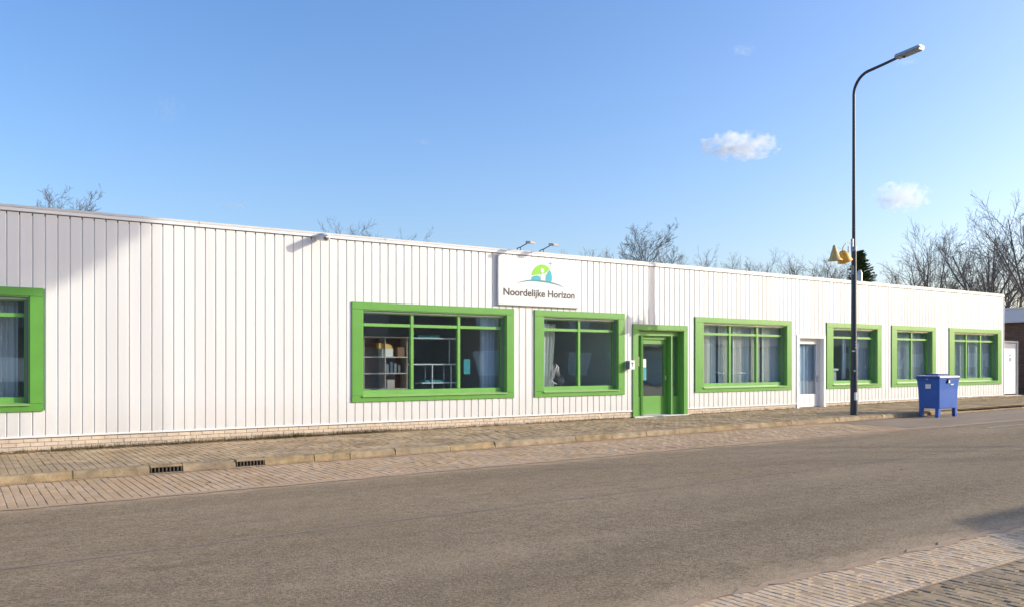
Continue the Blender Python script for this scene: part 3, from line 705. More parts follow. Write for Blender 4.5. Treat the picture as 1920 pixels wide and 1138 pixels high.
for i, (a, b, c, lab) in enumerate(zz): curtain(a + .17 + i*.022, b + .19 + i*.024, .78, 2.62, .28 + (.05 if c == 'sheer' else 0), M[c], lab, seed=10+i, amp=.02, wl=.09)
curtain(26.0, 26.35, .8, 2.62, .30, M['bluecloth'], 'pale blue curtain just right of the street lamp post', seed=31, gather=.2)
curtain(26.38, 27.2, .8, 2.62, .36, M['sheer'], 'grey sheer at the right of the window behind the lamp post', seed=32)
curtain(25.3, 25.5, .95, 2.3, .32, M['bluecloth'], 'pale blue curtain strip just left of the lamp post', seed=36, gather=.2)
curtain(28.3, 29.5, .8, 2.62, .30, M['sheer'], 'grey sheer in the left pane of the window behind the blue bin', seed=33, wl=.13)
curtain(29.55, 30.8, .8, 2.62, .30, M['sheer'], 'grey sheer in the right pane of the window behind the blue bin', seed=34, wl=.13)
for i, (a, b, lab) in enumerate(((32.3,33.4,'left'),(33.45,34.5,'middle'),(34.55,35.33,'right'))):
    curtain(a, b, .8, 2.62, .30, M['sheer'], 'pale grey sheer in the %s pane of the last window on the right' % lab, seed=40+i, wl=.14)
# bookshelf
bs = thing('bookshelf', (8.2, .75, .06), 'beech bookshelf with open compartments behind the left pane', 'bookshelf')
bx0, bx1, by0, by1 = 7.75, 8.86, .55, .90
for xx in (bx0, 8.28, bx1-.02):
    mb = MB(); mb.box(xx, xx+.02, by0, by1, .06, 2.12); mb.build('upright', M['shelf'], bs)
for z in (.12, .90, 1.26, 1.64, 2.10):
    mb = MB(); mb.box(bx0-.01, bx1+.01, by0-.004, by1, z-.028, z); mb.build('shelf', M['shelf'], bs)
mb = MB(); mb.box(bx0, bx1, by1+.001, by1+.012, .06, 2.12); mb.build('back_panel', M['brown'], bs)
o = single('box', MB().box(8.22, 8.50, .58, .80, 1.642, 1.82), M['paper'], 'white carton on the bookshelf under the yellow folder', 'box')
mb = MB(); mb.prism([(8.15,1.822),(8.50,1.822),(8.46,1.90),(8.38,1.935),(8.15,1.95)], .60, .76); single('folder', mb, M['yellow'], 'yellow folder lying on the white carton in the bookshelf', 'folder')
rg = random.Random(5)
for i, (h, lab) in enumerate(((.20,'shorter grey book nearest the middle upright of the bookshelf'),(.25,'tallest grey book on the middle board of the bookshelf'),(.22,'grey book third from the middle upright of the bookshelf'),(.18,'lowest grey book nearest the right side of the bookshelf'))):
    bx = 8.34 + i*.10
    single('book', MB().box(bx, bx+.06, .60, .78, 1.262, 1.262+h), M['books'], lab, 'book', 'books on the bookshelf')
single('box', MB().box(8.36, 8.54, .58, .78, .902, 1.10), M['shelf'], 'small brown carton on the lowest bookshelf board in view', 'box')
single('box', MB().box(8.62, 8.82, .58, .78, 1.642, 1.86), M['brown'], 'brown carton on the bookshelf right of the white carton', 'box')
# white rack in the middle pane
rk = thing('storage_rack', (9.5, .95, .06), 'white open storage rack behind the middle pane', 'rack')
for z in (1.02, 1.47, 2.10):
    mb = MB(); mb.box(8.98 if z != 1.02 else 9.35, 10.32, .75, 1.15, z-.03, z); mb.build('shelf', M['whitefurn'], rk)
for xx in (9.62, 10.14):
    for yy in (.76, 1.13):
        mb = MB(); mb.box(xx, xx+.025, yy-.0125, yy+.0125, .06, 1.439); mb.build('post', M['whitefurn'], rk)
for xx in (9.0, 10.29):
    mb = MB(); mb.box(xx, xx+.025, 1.1, 1.125, 1.471, 2.069); mb.build('post', M['whitefurn'], rk)
single('tray', MB().box(9.25, 9.85, .78, 1.1, 2.102, 2.16), M['teal'], 'teal tray on the top board of the white rack', 'tray')
single('tray', MB().box(9.45, 10.0, .78, 1.1, 1.022, 1.075), M['teal'], 'teal tray on the low board of the white rack', 'tray')
single('poster', MB().box(10.155, 10.33, .142, .145, 1.22, 1.58), M['teal'], 'teal card stuck inside the right pane of the bookshelf window', 'poster')
# soft toy on the window ledge
wl = thing('window_ledge', (13.6, .4, .78), 'white inner ledge below the window left of the entrance', 'ledge')
mb = MB(); mb.box(12.40, 14.85, .26, .62, .74, .78); mb.build('board', M['whitefurn'], wl)
ty = thing('soft_toy', (13.0, .42, .78), 'grey striped soft toy slumped on the ledge beside the white curtain', 'toy')
mb = MB(); mb.tube([(12.80,.45,.82),(12.82,.45,1.02),(12.90,.44,1.20),(13.02,.43,1.34),(13.12,.42,1.30),(13.20,.41,1.12)], [.06,.13,.17,.14,.10,.06], 14); mb.build('body', M['plush'], ty)
for k, (u, r) in enumerate((((13.02,.42,1.36),.15),((13.10,.415,1.33),.125))):
    mb = MB(); p = Vector(u); mb.tube([p+Vector((-.02,0,.01)), p+Vector((.02,0,-.02))], [r, r-.01], 14); mb.build('stripe', M['plushlight'], ty)
mb = MB(); mb.lathe([(.001,-.1),(.07,-.08),(.1,0),(.07,.08),(.001,.1)], (13.27,.40,1.02), 14); mb.build('head', M['plush'], ty)
mb = MB(); mb.tube([(12.90,.38,1.06),(12.98,.36,.98),(12.95,.36,.80)], [.05,.035,.015], 8); mb.tube([(12.98,.36,.98),(13.12,.36,.93)], [.03,.01], 8); mb.build('arm', M['plushlight'], ty)
# counter and chair
curtain(22.85, 23.85, .35, 2.2, .26, M['bluecloth'], 'pale blue grey sheer hanging behind the glass of the white door', seed=61, wl=.2, amp=.015)
ct = thing('counter', (25.0, .8, .06), 'white counter top behind the window pane left of the lamp post', 'counter')
mb = MB(); mb.box(24.2, 25.5, .6, 1.1, 1.22, 1.29); mb.build('top', M['whitefurn'], ct)
mb = MB(); mb.box(24.25, 25.45, .65, 1.05, .06, 1.218); mb.build('cabinet', M['fasciablue'], ct)
ch = thing('chair', (23.0, .9, .06), 'white chair standing behind the glass of the white door', 'chair')
mb = MB(); mb.box(22.82,23.2,.7,1.1,.48,.52); mb.build('seat', M['whitefurn'], ch)
mb = MB(); mb.box(22.82,22.86,.72,1.08,.60,.98); mb.build('backrest', M['whitefurn'], ch)
for (a, b) in ((22.84,.72),(23.17,.72),(22.84,1.07),(23.17,1.07)):
    mb = MB(); mb.tube([(a,b,.06),(a,b,.48 if a > 23 else .9)], .016, 8); mb.build('leg', M['whitefurn'], ch)

# ------------------------------------------------------------------ street lamp
LX, LY = 21.02, -3.0; LZ = gz(LX)
sl_ = thing('street_lamp', (LX, LY, LZ), 'tall dark steel street lamp with curved arm in front of the facade', 'street lamp')
mb = MB(); mb.tube([(LX,LY,LZ-.05),(LX,LY,LZ+.6),(LX,LY,LZ+1.9),(LX,LY,LZ+2.1),(LX,LY,4.66)], [.102,.098,.092,.078,.070], 20); mb.build('lower_pole', M['steel'], sl_)
mb = MB(); mb.tube([(LX,LY,4.60),(LX,LY,4.72),(LX,LY,4.76)], [.080,.080,.05], 18); mb.build('collar', M['steelgrey'], sl_)
pts = [(LX,LY,4.76),(LX,LY,7.0),(LX,LY,9.0)]; rr = [.052,.046,.042]
for k in range(1, 9):
    a = k/8*R(82); pts.append((LX, LY - .50*(1-math.cos(a)), 9.0 + .55*math.sin(a))); rr.append(.041)
pts += [(LX, LY-.9, 9.60), (LX, LY-1.32, 9.66)]; rr += [.038, .036]
mb = MB(); mb.tube(pts, rr, 16); mb.build('upper_pole', M['steel'], sl_)
hm = MB(); hm.box(-.135, .135, -.72, 0, -.055, .055); hm.v = [(a*(.8 if c > 0 else 1), b, c) for a, b, c in hm.v]
hm.xform(Matrix.Translation((LX, LY-1.27, 9.68)) @ Matrix.Rotation(R(-5), 4, 'X')); hd = hm.build('lamp_head', M['lamphead'], sl_, bevel=.025)
mb = MB(); mb.box(-.105, .105, -.68, -.16, -.068, -.054); mb.xform(Matrix.Translation((LX, LY-1.27, 9.68)) @ Matrix.Rotation(R(-5), 4, 'X')); mb.build('lens', M['lens'], hd)
mb = MB(); mb.box(-.02, .02, -.24, -.18, -.095, -.069); mb.xform(Matrix.Translation((LX, LY-1.27, 9.68)) @ Matrix.Rotation(R(-5), 4, 'X')); mb.build('sensor', M['black'], hd)
va = Vector((LX, LY+D)).normalized()
def pole_sticker(z, h, w, r, ang, m):
    mb = MB(); n = 6; base = math.atan2(-(LY+D), -LX) + ang; half = w/r/2
    vs_ = [(LX+(r+.003)*math.cos(base+half*(2*k/n-1)), LY+(r+.003)*math.sin(base+half*(2*k/n-1)), z+j*h) for j in (0,1) for k in range(n+1)]
    mb.add(vs_, [(k, k+1, n+2+k, n+1+k) for k in range(n)], True); mb.build('sticker', m, sl_)
pole_sticker(LZ+.42, .22, .10, .099, .55, M['paper'])
pole_sticker(LZ+1.22, .04, .05, .095, .2, M['paper'])
pole_sticker(LZ+1.78, .035, .09, .094, -.1, M['paper'])
for k, (z, h) in enumerate(((1.86,.06),(1.95,.05),(2.03,.04))): pole_sticker(LZ+z, h, .045, .090, .55, M['lamphead'])
mb = MB(); mb.tube([(LX-.06,LY,3.95),(LX-.06,LY,4.2)], .04, 10); mb.build('clamp', M['steelgrey'], sl_)
# bells hanging from the pole
be = thing('bell_decoration', (LX-.6, LY, 4.25), 'pair of yellow festive bells on a curved bracket fixed to the lamp post', 'decoration')
mb = MB(); mb.tube([(LX-.07,LY,4.82),(LX-.25,LY,4.83),(LX-.40,LY,4.78),(LX-.50,LY,4.68),(LX-.535,LY,4.50)], .014, 8); mb.box(LX-.10, LX-.035, LY-.03, LY+.03, 4.70, 4.95); mb.build('bracket', M['steelgrey'], be)
mb = MB(); mb.tube([(LX-.26,LY,4.72),(LX-.26,LY,4.36),(LX-.29,LY,4.27),(LX-.36,LY,4.245),(LX-.50,LY,4.24)], .016, 8); mb.build('hook', M['steelgrey'], be)
mb = MB(); mb.tube([(LX-.86,LY,4.62),(LX-.7,LY,4.655),(LX-.535,LY,4.63)], .008, 6); mb.build('wire', M['steelgrey'], be)
bp_ = [(.001,.02),(.035,.0),(.05,-.06),(.085,-.16),(.115,-.26),(.145,-.34),(.205,-.41),(.20,-.425),(.12,-.40)]
mb = MB(); mb.lathe(bp_, (0,0,0), 18); mb.xform(Matrix.Translation((LX-.90, LY, 4.70)) @ Matrix.Rotation(R(-5), 4, 'Y')); mb.build('bell', M['bellA'], be)
bp2 = [(.001,.02),(.07,.0),(.125,-.06),(.16,-.14),(.18,-.23),(.205,-.30),(.20,-.31),(.12,-.29)]
mb = MB(); mb.lathe(bp2, (0,0,0), 18); mb.xform(Matrix.Translation((LX-.56, LY-.02, 4.57)) @ Matrix.Rotation(R(-24), 4, 'Y')); mb.build('bell', M['bellB'], be)

# ------------------------------------------------------------------ blue waste container
def container():
    X0, X1, Y0, Y1 = 23.42, 24.44, -4.10, -3.48; zg = gz(24) - .118
    t = thing('waste_container', ((X0+X1)/2, (Y0+Y1)/2, zg), 'blue plastic waste container on four legs at the kerb', 'waste container')
    cx, cy = (X0+X1)/2, (Y0+Y1)/2; hx, hy = (X1-X0)/2, (Y1-Y0)/2
    def ring(k, z, r=.05, ky=None):
        ky = ky or k; p = []
        for (sx, sy, a0) in ((1,1,0),(-1,1,90),(-1,-1,180),(1,-1,270)):
            for q in range(4):
                a = R(a0 + q*30); p.append((cx + sx*(hx*k-r) + r*math.cos(a), cy + sy*(hy*ky-r) + r*math.sin(a), zg+z))
        return p
    def loft(rings, cap0=True, cap1=True):
        mb = MB(); n = len(rings[0]); vs_ = [v for r_ in rings for v in r_]
        fs = [(i*n+k, i*n+(k+1)%n, (i+1)*n+(k+1)%n, (i+1)*n+k) for i in range(len(rings)-1) for k in range(n)]
        if cap0: fs.append(tuple(range(n))[::-1])
        if cap1: fs.append(tuple((len(rings)-1)*n+k for k in range(n)))
        return mb.add(vs_, fs)
    b = loft([ring(.97,.25), ring(.985,.27), ring(1.03,.80), ring(1.09,1.06), ring(1.12,1.07), ring(1.12,1.10)]).build('body', M['bin'], t, bevel=0)
    l = loft([ring(1.13,1.102,.05), ring(1.17,1.105,.06), ring(1.17,1.150,.06), ring(1.12,1.185,.06), ring(.95,1.20,.06,.9)])
    lid = l.build('lid', M['binlid'], t)
    m_ = MB(); m_.prism([(cx-hx*.62, zg+1.199), (cx+hx*.62, zg+1.199), (cx+hx*.5, zg+1.245), (cx-hx*.5, zg+1.245)], cy-hy*.55, cy+hy*.75); m_.build('flap', M['binlid'], lid, bevel=.012)
    for (sx, sy) in ((-1,-1),(1,-1),(-1,1),(1,1)):
        m_ = MB(); px_, py_ = cx+sx*(hx-.07), cy+sy*(hy-.07); m_.box(px_-.055, px_+.055, py_-.05, py_+.05, zg, zg+.27)
        m_.v = [(a+(0 if c > zg+.1 else sx*.02), b_, c) for a, b_, c in m_.v]; m_.build('leg', M['bin'], t, bevel=.01)
    # left face is the narrow end
    m_ = MB(); m_.box(cx-hx*1.075-.012, cx-hx*1.075-.004, cy-.10, cy+.06, zg+.82, zg+.95); m_.build('sticker', M['paper'], t)
    m_ = MB(); m_.box(cx-hx*1.115-.02, cx-hx*1.115, cy-.03, cy+.03, zg+1.085, zg+1.13); m_.build('handle', M['alu'], t, bevel=.005)
    m_ = MB(); m_.box(cx-hx*.24, cx-hx*.06, cy-hy*1.12-.03, cy-hy*1.12, zg+.98, zg+1.105); m_.build('lock', M['black'], t, bevel=.01)
    m_ = MB(); m_.box(cx-hx*.22, cx-hx*.08, cy-hy*1.12-.034, cy-hy*1.12-.031, zg+.985, zg+1.06); m_.build('sticker', M['paper'], t)
    m_ = MB(); m_.prism([(cx+.05, zg+.925),(cx+.2, zg+.925),(cx+.22,zg+.955),(cx+.07,zg+.955)], cy-hy*1.075-.016, cy-hy*1.06-.004); m_.build('sticker', M['paper'], t)
container()

# ------------------------------------------------------------------ right hand neighbours
gt = thing('service_door', (36.4, .12, .15), 'narrow white door panel standing beside the far right corner of the facade', 'door')
mb = MB(); mb.box(35.84, 36.92, .10, .15, .20, 2.30); mb.build('leaf', M['trimwhite'], gt, bevel=.006)
mb = MB(); mb.box(35.74,35.835,.06,.20,.15,2.32); mb.box(36.925,37.03,.06,.20,.15,2.32); mb.box(35.74,37.03,.06,.20,2.323,2.40); mb.build('frame', M['coping'], gt, bevel=.006)
mb = MB(); mb.box(36.38,36.50,.088,.099,1.55,1.70); mb.build('plate', M['steelgrey'], gt); mb = MB(); mb.box(36.36,36.48,.088,.099,1.78,1.83); mb.build('plate', M['steelgrey'], gt)
mb = MB(); mb.box(35.66, 37.2, -.05, .4, -.1, .149); mb.build('step', M['plinth'], gt, bevel=.01)
nb = thing('brick_building', (45, 6, 0), 'dark brown brick building with pale flat roof edge at the right frame edge', 'building')
mb = MB(); mb.box(39, 54, -1.2, 14, -.4, 3.25); mb.build('wall', M['housebrick'], nb)
mb = MB(); mb.box(38.55, 54.4, -1.7, 14.5, 3.25, 3.84); mb.build('fascia', M['fasciablue'], nb, bevel=.01)
mb = MB(); mb.box(38.48, 54.5, -1.8, 14.6, 3.842, 3.90); mb.build('roof', M['coping'], nb, bevel=.01)
w_ = MB(); w_.box(38.96, 38.999, -.6, .62, .35, 1.75); w_ = w_.build('window', M['black'], nb); g = MB(); g.box(38.95, 38.958, -.5, .55, .45, 1.68); g.build('pane', M['glass'], w_)

# ------------------------------------------------------------------ trees
def bare_tree_meshes(seed, H, spread, fork=.35, limbs=11, angle=42, levels=(6,5,4), leader=True, r0=None, droop=0.0, reach=1.0, taper=.85, mat_=None):
    rg = random.Random(seed); trunk = MB(); crown = MB(); r0 = r0 or H*.021
    def vrand(): return Vector((rg.gauss(0,1), rg.gauss(0,1), rg.gauss(0,1)))
    def grow(p, d, L, r, lev):
        n = 4 if lev < 2 else 3; pts = [p.copy()]; rad = [r]; q = p.copy(); dd = d.normalized()
        for i in range(n):
            dd = (dd + vrand()*(.10+.035*lev) + Vector((0,0,(.16 if lev == 0 else .09) - droop*lev))).normalized()
            q = q + dd*(L/n); pts.append(q.copy()); rad.append(max(r*(1-.72*(i+1)/n), .0075))
        crown.tube(pts, rad, 5 if lev == 0 else 4 if lev == 1 else 3, cap=False)
        if lev >= len(levels): return
        for k in range(levels[lev]):
            u = .18 + .80*(k+rg.random())/levels[lev]; i = min(int(u*n), n-1); f = u*n-i
            b = pts[i].lerp(pts[i+1], f); td = (pts[i+1]-pts[i]).normalized()
            sd = td.cross(vrand()).normalized(); an = R(rg.uniform(24, 52))
            nd = td*math.cos(an) + sd*math.sin(an)
            grow(b, nd, L*rg.uniform(.40,.62)*(1.12-.45*u), max(r*(1-.7*u)*.58, .008), lev+1)
    top = H*(1.0 if leader else .5); pts = []; rad = []
    n = 9; w = Vector((0,0,0))
    for i in range(n+1):
        w += Vector((rg.gauss(0,.012*H/n*2), rg.gauss(0,.012*H/n*2), 0)); pts.append(Vector((w.x, w.y, top*i/n - (.3 if i == 0 else 0)))); rad.append(r0*(1-.93*(i/n) if leader else 1-.45*i/n)*(1.3 if i == 0 else 1))
    trunk.tube(pts, rad, 8, cap=False)
    for k in range(limbs):
        u = fork + (.97-fork)*(k+rg.random()*.8)/limbs if leader else .62 + .38*(k+rg.random())/limbs
        i = min(int(u*n), n-1); p = pts[i].lerp(pts[i+1], u*n-i); az = k*2.4 + rg.uniform(-.4,.4)
        an = R(angle*rg.uniform(.75,1.2)*(1.15-.45*u if leader else 1.0))
        d = Vector((math.cos(az)*math.sin(an), math.sin(az)*math.sin(an), math.cos(an)))
        L = spread*rg.uniform(.85,1.15)*((1.25-taper*u) if leader else 1.0)*reach
        rr_ = (rad[i]*.62) if leader else rad[-1]*.72
        grow(p, d, L, max(rr_, .02), 0)
    return trunk, crown
PROTO = {}
TOPS = {}
def proto(key, label, m, pct=98.0, **kw):
    t, c = bare_tree_meshes(**kw); root = thing('bare_tree', (0,0,0), label, 'tree', 'bare winter trees behind the building')
    TOPS[key] = float(np.percentile(np.array(c.v)[:,2], pct)); t.build('trunk', m, root, recalc=False); c.build('crown', m, root, recalc=False); PROTO[key] = (root, kw['H'])
proto('A', 'x', M['bark'], seed=7, H=12, spread=5.2, fork=.40, limbs=15, angle=46, levels=(7,5,4))
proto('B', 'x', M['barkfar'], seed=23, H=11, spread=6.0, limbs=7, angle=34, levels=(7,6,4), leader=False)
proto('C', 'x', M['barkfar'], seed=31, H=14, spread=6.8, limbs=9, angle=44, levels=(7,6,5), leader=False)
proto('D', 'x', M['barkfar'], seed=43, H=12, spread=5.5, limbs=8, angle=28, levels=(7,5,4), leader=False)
proto('E', 'x', M['bark'], seed=12, H=12, spread=4.6, fork=.50, limbs=16, angle=56, levels=(7,6,4), taper=.55)
proto('G', 'x', M['bark'], seed=71, H=11, spread=6.5, limbs=9, angle=50, levels=(7,6,5), leader=False, pct=97)
used = set()
def tree(key, px, top, t, label, rz=0, wide=1.0):
    root, H = PROTO[key]; x, y = ray(px, t); b = gz(x) - .3; h = zat(top, t) - b
    real = TOPS[key]
    s = h / real
    if key not in used: used.add(key); o = root; o.location = (x, y, b); o.rotation_euler = (0,0,rz); o.scale = (s*wide, s*wide, s)
    else: o = copy_tree(root, (x, y, b), rz, (s*wide, s*wide, s))
    o['label'] = label; return o
tree('E', 120, 358, 42, 'bare tree rising over the shaded left end of the roof', 2.1, .9)
tree('G', 622, 441, 80, 'bare treetop just right of the security camera', 0)
tree('D', 735, 446, 85, 'faint low bare treetop between the security camera and the sign', 1)
tree('D', 1100, 474, 95, 'barely visible twigs above the roof right of the sign lamps', 2.2)
tree('E', 1213, 424, 60, 'lone bare tree with radiating limbs above the entrance door', 1.5, 1.08)
tree('D', 1303, 476, 75, 'thin small bare tree right of the lone tree', .5, .7)
tree('C', 1356, 496, 150, 'rounded far tree, leftmost of the hazy row past the lone tree', 1.1)
tree('C', 1410, 486, 150, 'largest rounded far tree in the hazy row past the lone tree', 2.0)
tree('C', 1456, 502, 140, 'low rounded far tree at the right end of the hazy row', 2.9)
tree('D', 1512, 486, 110, 'pale upright bare tree left of the yellow bells', 3.5)
tree('D', 1560, 490, 112, 'pale upright bare tree directly below the yellow bells', 4.1)
tree('D', 1690, 506, 85, 'low brushy bare tree right of the conifer', 5.2)
tree('B', 1745, 440, 58, 'bare tree with slender spreading limbs above the blue bin', 1.3, .9)
tree('C', 1795, 486, 82, 'brushy tree between the two tall bare trees on the right', 4.4)
tree('B', 1850, 412, 54, 'tall dark bare tree above the last window on the right', 2.9, .9)
tree('A', 1862, 455, 62, 'dense bare tree behind the tall tree near the right corner', 2.6, 1.1)
tree('C', 1905, 478, 58, 'thick brown bare tree over the brick building', 5.4, .8)
tree('B', 1935, 372, 52, 'bare tree cut by the right frame edge', 4.6, .95)

def conifer(px, top, t):
    x, y = ray(px, t); b = gz(x)-.3; H = zat(top, t) - b; rg = random.Random(9)
    r = thing('conifer', (x, y, b), 'dark green conical conifer behind the roof at the lamp post', 'tree')
    mb = MB(); mb.tube([(x,y,b),(x,y,b+H*.5),(x,y,b+H*.97)], [.18,.11,.02], 8); mb.build('trunk', M['bark'], r)
    c = MB(); V = []; Fc = []
    for k in range(480):
        u = (k+rg.random())/480; z = b + H*(.12+.86*u); L = (3.3*(1-u)**.9+.2)*rg.uniform(.75,1.1); az = rg.uniform(0,6.283)
        d = Vector((math.cos(az), math.sin(az), .12+.5*u)); p = Vector((x,y,z)); s = Vector((-math.sin(az), math.cos(az), 0))
        n = max(4, int(L/.11))
        for q in range(n):
            f = (q+1)/n; pc = p + d*(L*f) + Vector((0,0,-.18*L*f*f)); wd = .20*(1.15-f)+.07
            for sg_ in (-1, 1):
                tip = pc + s*sg_*wd*rg.uniform(.8,1.5) + d*wd*.9 + Vector((0,0,rg.uniform(-.12,.05)))
                n0 = len(V); V += [pc + Vector((0,0,.03)), pc + d*.10, tip, pc - d*.05 + Vector((0,0,-.06))]; Fc += [(n0,n0+1,n0+2),(n0,n0+2,n0+3)]
    c.add(V, Fc); c.build('crown', M['needle'], r, recalc=False)
conifer(1614, 468, 70)

# evergreen street tree across the road (out of frame): its crown shades the upper left of the facade
def evergreen(cx, cy, cz, rx, rz):
    rg = random.Random(77); b = gz(cx)-.12
    r = thing('evergreen_tree', (cx, cy, b), 'tall clipped evergreen street tree across the road', 'tree')
    for k in range(5):                                                # several slender stems from one stool
        az = k*1.05+.3; c_, s_ = math.cos(az), math.sin(az); st = MB()
        st.tube([(cx+c_*.25,cy+s_*.25,b-.1),(cx+c_*.9,cy+s_*.9,b+5),(cx+c_*1.7,cy+s_*1.7,b+9),(cx+c_*1.5,cy+s_*1.5,cz-rz*.5),(cx+c_*.6,cy+s_*.6,cz+rz*.6)], [.055,.035,.024,.02,.010], 7)
        st.build('trunk', M['bark'], r, recalc=False)
    V = []; Fc = []
    for k in range(30000):
        while True:
            p = Vector((rg.uniform(-1,1), rg.uniform(-1,1), rg.uniform(-1,1)))
            if .5 < p.length < 1: break
        w = 1 + .06*math.sin(p.x*5+p.y*4)+.05*math.sin(p.z*7+p.x*3)
        q = Vector((cx+p.x*rx*w, cy+p.y*rx*w, cz+p.z*rz*w)); u = Vector((rg.gauss(0,1),rg.gauss(0,1),rg.gauss(0,1))).normalized(); v = u.cross(Vector((rg.gauss(0,1),rg.gauss(0,1),rg.gauss(0,1)))).normalized()
        s = rg.uniform(.06,.11); n0 = len(V); V += [q-u*s, q+v*s*.5, q+u*s, q-v*s*.5]; Fc.append((n0,n0+1,n0+2,n0+3))
    c = MB(); c.add(V, Fc); c.build('crown', M['leaf'], r, recalc=False)
K = 19.0
evergreen(.15 + SX*K, -K, 5.2 + SZ*K, 2.35, 2.5)

# houses across the road (behind the camera): seen in the window reflections, one eave shades the lower right road
def house(x0, x1, y0, y1, ze, rise, m, label, over=.5):
    zg = gz(x0) - .15; h = thing('house', ((x0+x1)/2, (y0+y1)/2, zg), label, 'house', 'houses across the road')
    ym = (y0+y1)/2
    w = MB(); w.box(x0, x1, y0, y1, zg-.3, ze)
    sl0 = rise/((y1-y0)/2+over); zi = ze + .02
    w.add([(x0,y0,ze),(x0,y1,ze),(x0,ym,ze+rise*.82),(x1,y0,ze),(x1,y1,ze),(x1,ym,ze+rise*.82)], [(0,1,2),(3,5,4)])
    w.build('wall', m, h, recalc=False)
    r = MB(); y0o, y1o = y0-over, y1+over
    for (ya, yb) in ((y0o, ym), (y1o, ym)):
        r.add([(x0-over,ya,ze),(x1+over,ya,ze),(x1+over,yb,ze+rise),(x0-over,yb,ze+rise),(x0-over,ya,ze+.14),(x1+over,ya,ze+.14),(x1+over,yb,ze+rise+.14),(x0-over,yb,ze+rise+.14)],
              [(0,3,2,1),(4,5,6,7),(0,1,5,4),(1,2,6,5),(2,3,7,6),(3,0,4,7)])
    rf = r.build('roof', M['slate'], h)
    c = MB(); cxx = x0+(x1-x0)*.3; c.box(cxx, cxx+.6, ym-.3, ym+.3, ze+rise-.3, ze+rise+.9); c.build('chimney', m, rf)
    n = int((x1-x0)/3); 
    for fl_ in range(2 if ze > 4 else 1):
        for i in range(n):
            xc = x0 + (i+.5)*(x1-x0)/n; z0 = zg + .9 + fl_*2.6
            if z0 + 1.3 > ze: continue
            f = MB(); f.box(xc-.8, xc+.8, y1+.001, y1+.05, z0, z0+1.3); f = f.build('window', M['trimwhite'], h)
            g = MB(); g.box(xc-.7, xc+.7, y1+.052, y1+.06, z0+.1, z0+1.2); g.build('pane', M['glass'], f)
    return h
ze_ = 4.92; hh_ = ze_ + .14 + .17; ex, ey = 8.75 + SX/SZ*hh_, -12.38 - hh_/SZ       # eave corner that shades the road at lower right
house(ex+.5, ex+13, ey-.5-9, ey-.5, ze_, 1.0, M['redbrick'], 'red brick house with shallow roof across the road')
house(10.8, 24.5, -38, -29.5, 2.6, 2.2, M['plaster'], 'wide pale rendered bungalow across the road')
house(36, 45, -33, -25, 2.5, 1.7, M['plaster'], 'small pale rendered bungalow across the road')
house(46, 57, -33, -25, 2.6, 2.5, M['plaster'], 'pale rendered house with steep roof across the road')
house(59, 76, -34, -26, 2.7, 2.6, M['redbrick'], 'low red brick bungalow further up the road')
house(79, 99, -35, -26, 3.0, 3.2, M['housebrick'], 'low brown brick bungalow further up the road')
house(103, 130, -38, -27, 3.4, 3.8, M['redbrick'], 'long red brick bungalow at the far end of the road')
house(-8, 10, -36, -27, 3.0, 3.8, M['housebrick'], 'low brick house behind the photographer')
for i, (x, y, s, lab) in enumerate(((24, -44, 1.0, 'bare tree behind the red brick house'), (40, -42, .8, 'bare tree behind the pale steep roofed house'), (60, -43, .95, 'bare tree behind the low red bungalow'), (12, -46, .9, 'bare tree behind the low houses across the road'))):
    o = copy_tree(PROTO['A' if i % 2 else 'C'][0], (x, y, gz(x)-.2), i*1.3, s); o['label'] = lab; o['group'] = 'bare trees across the road'

# ------------------------------------------------------------------ weeds and litter along the plinth
rg = random.Random(55); mb = MB(); V = []; Fc = []
for k in range(5200):
    u = rg.random()
    x = rg.choice([rg.gauss(4.6,.8), rg.gauss(5.9,.5), rg.gauss(2.4,.7), rg.uniform(0,15), rg.uniform(0,35), rg.gauss(7.4,.5)])
    if x < -2 or x > 35 or 15.3 < x < 17.6 or 22.3 < x < 24: continue
    y = -.03 - abs(rg.gauss(0,.05)); h = rg.uniform(.025,.13)*(1.5 if rg.random() < .1 else 1); a = rg.uniform(0,6.28); l = rg.uniform(.2,1.2)*h
    z = gz(x); dx, dy = math.cos(a), math.sin(a); w = .004
    n0 = len(V); V += [(x-dy*w,y+dx*w,z),(x+dy*w,y-dx*w,z),(x+dx*l,y+dy*l,z+h)]; Fc.append((n0,n0+1,n0+2))
mb.add(V, Fc); o = mb.build('weeds', M['drygrass'], recalc=False); tag(o, 'dry grass and weeds growing along the plinth of the white building', 'weeds', kind='stuff')
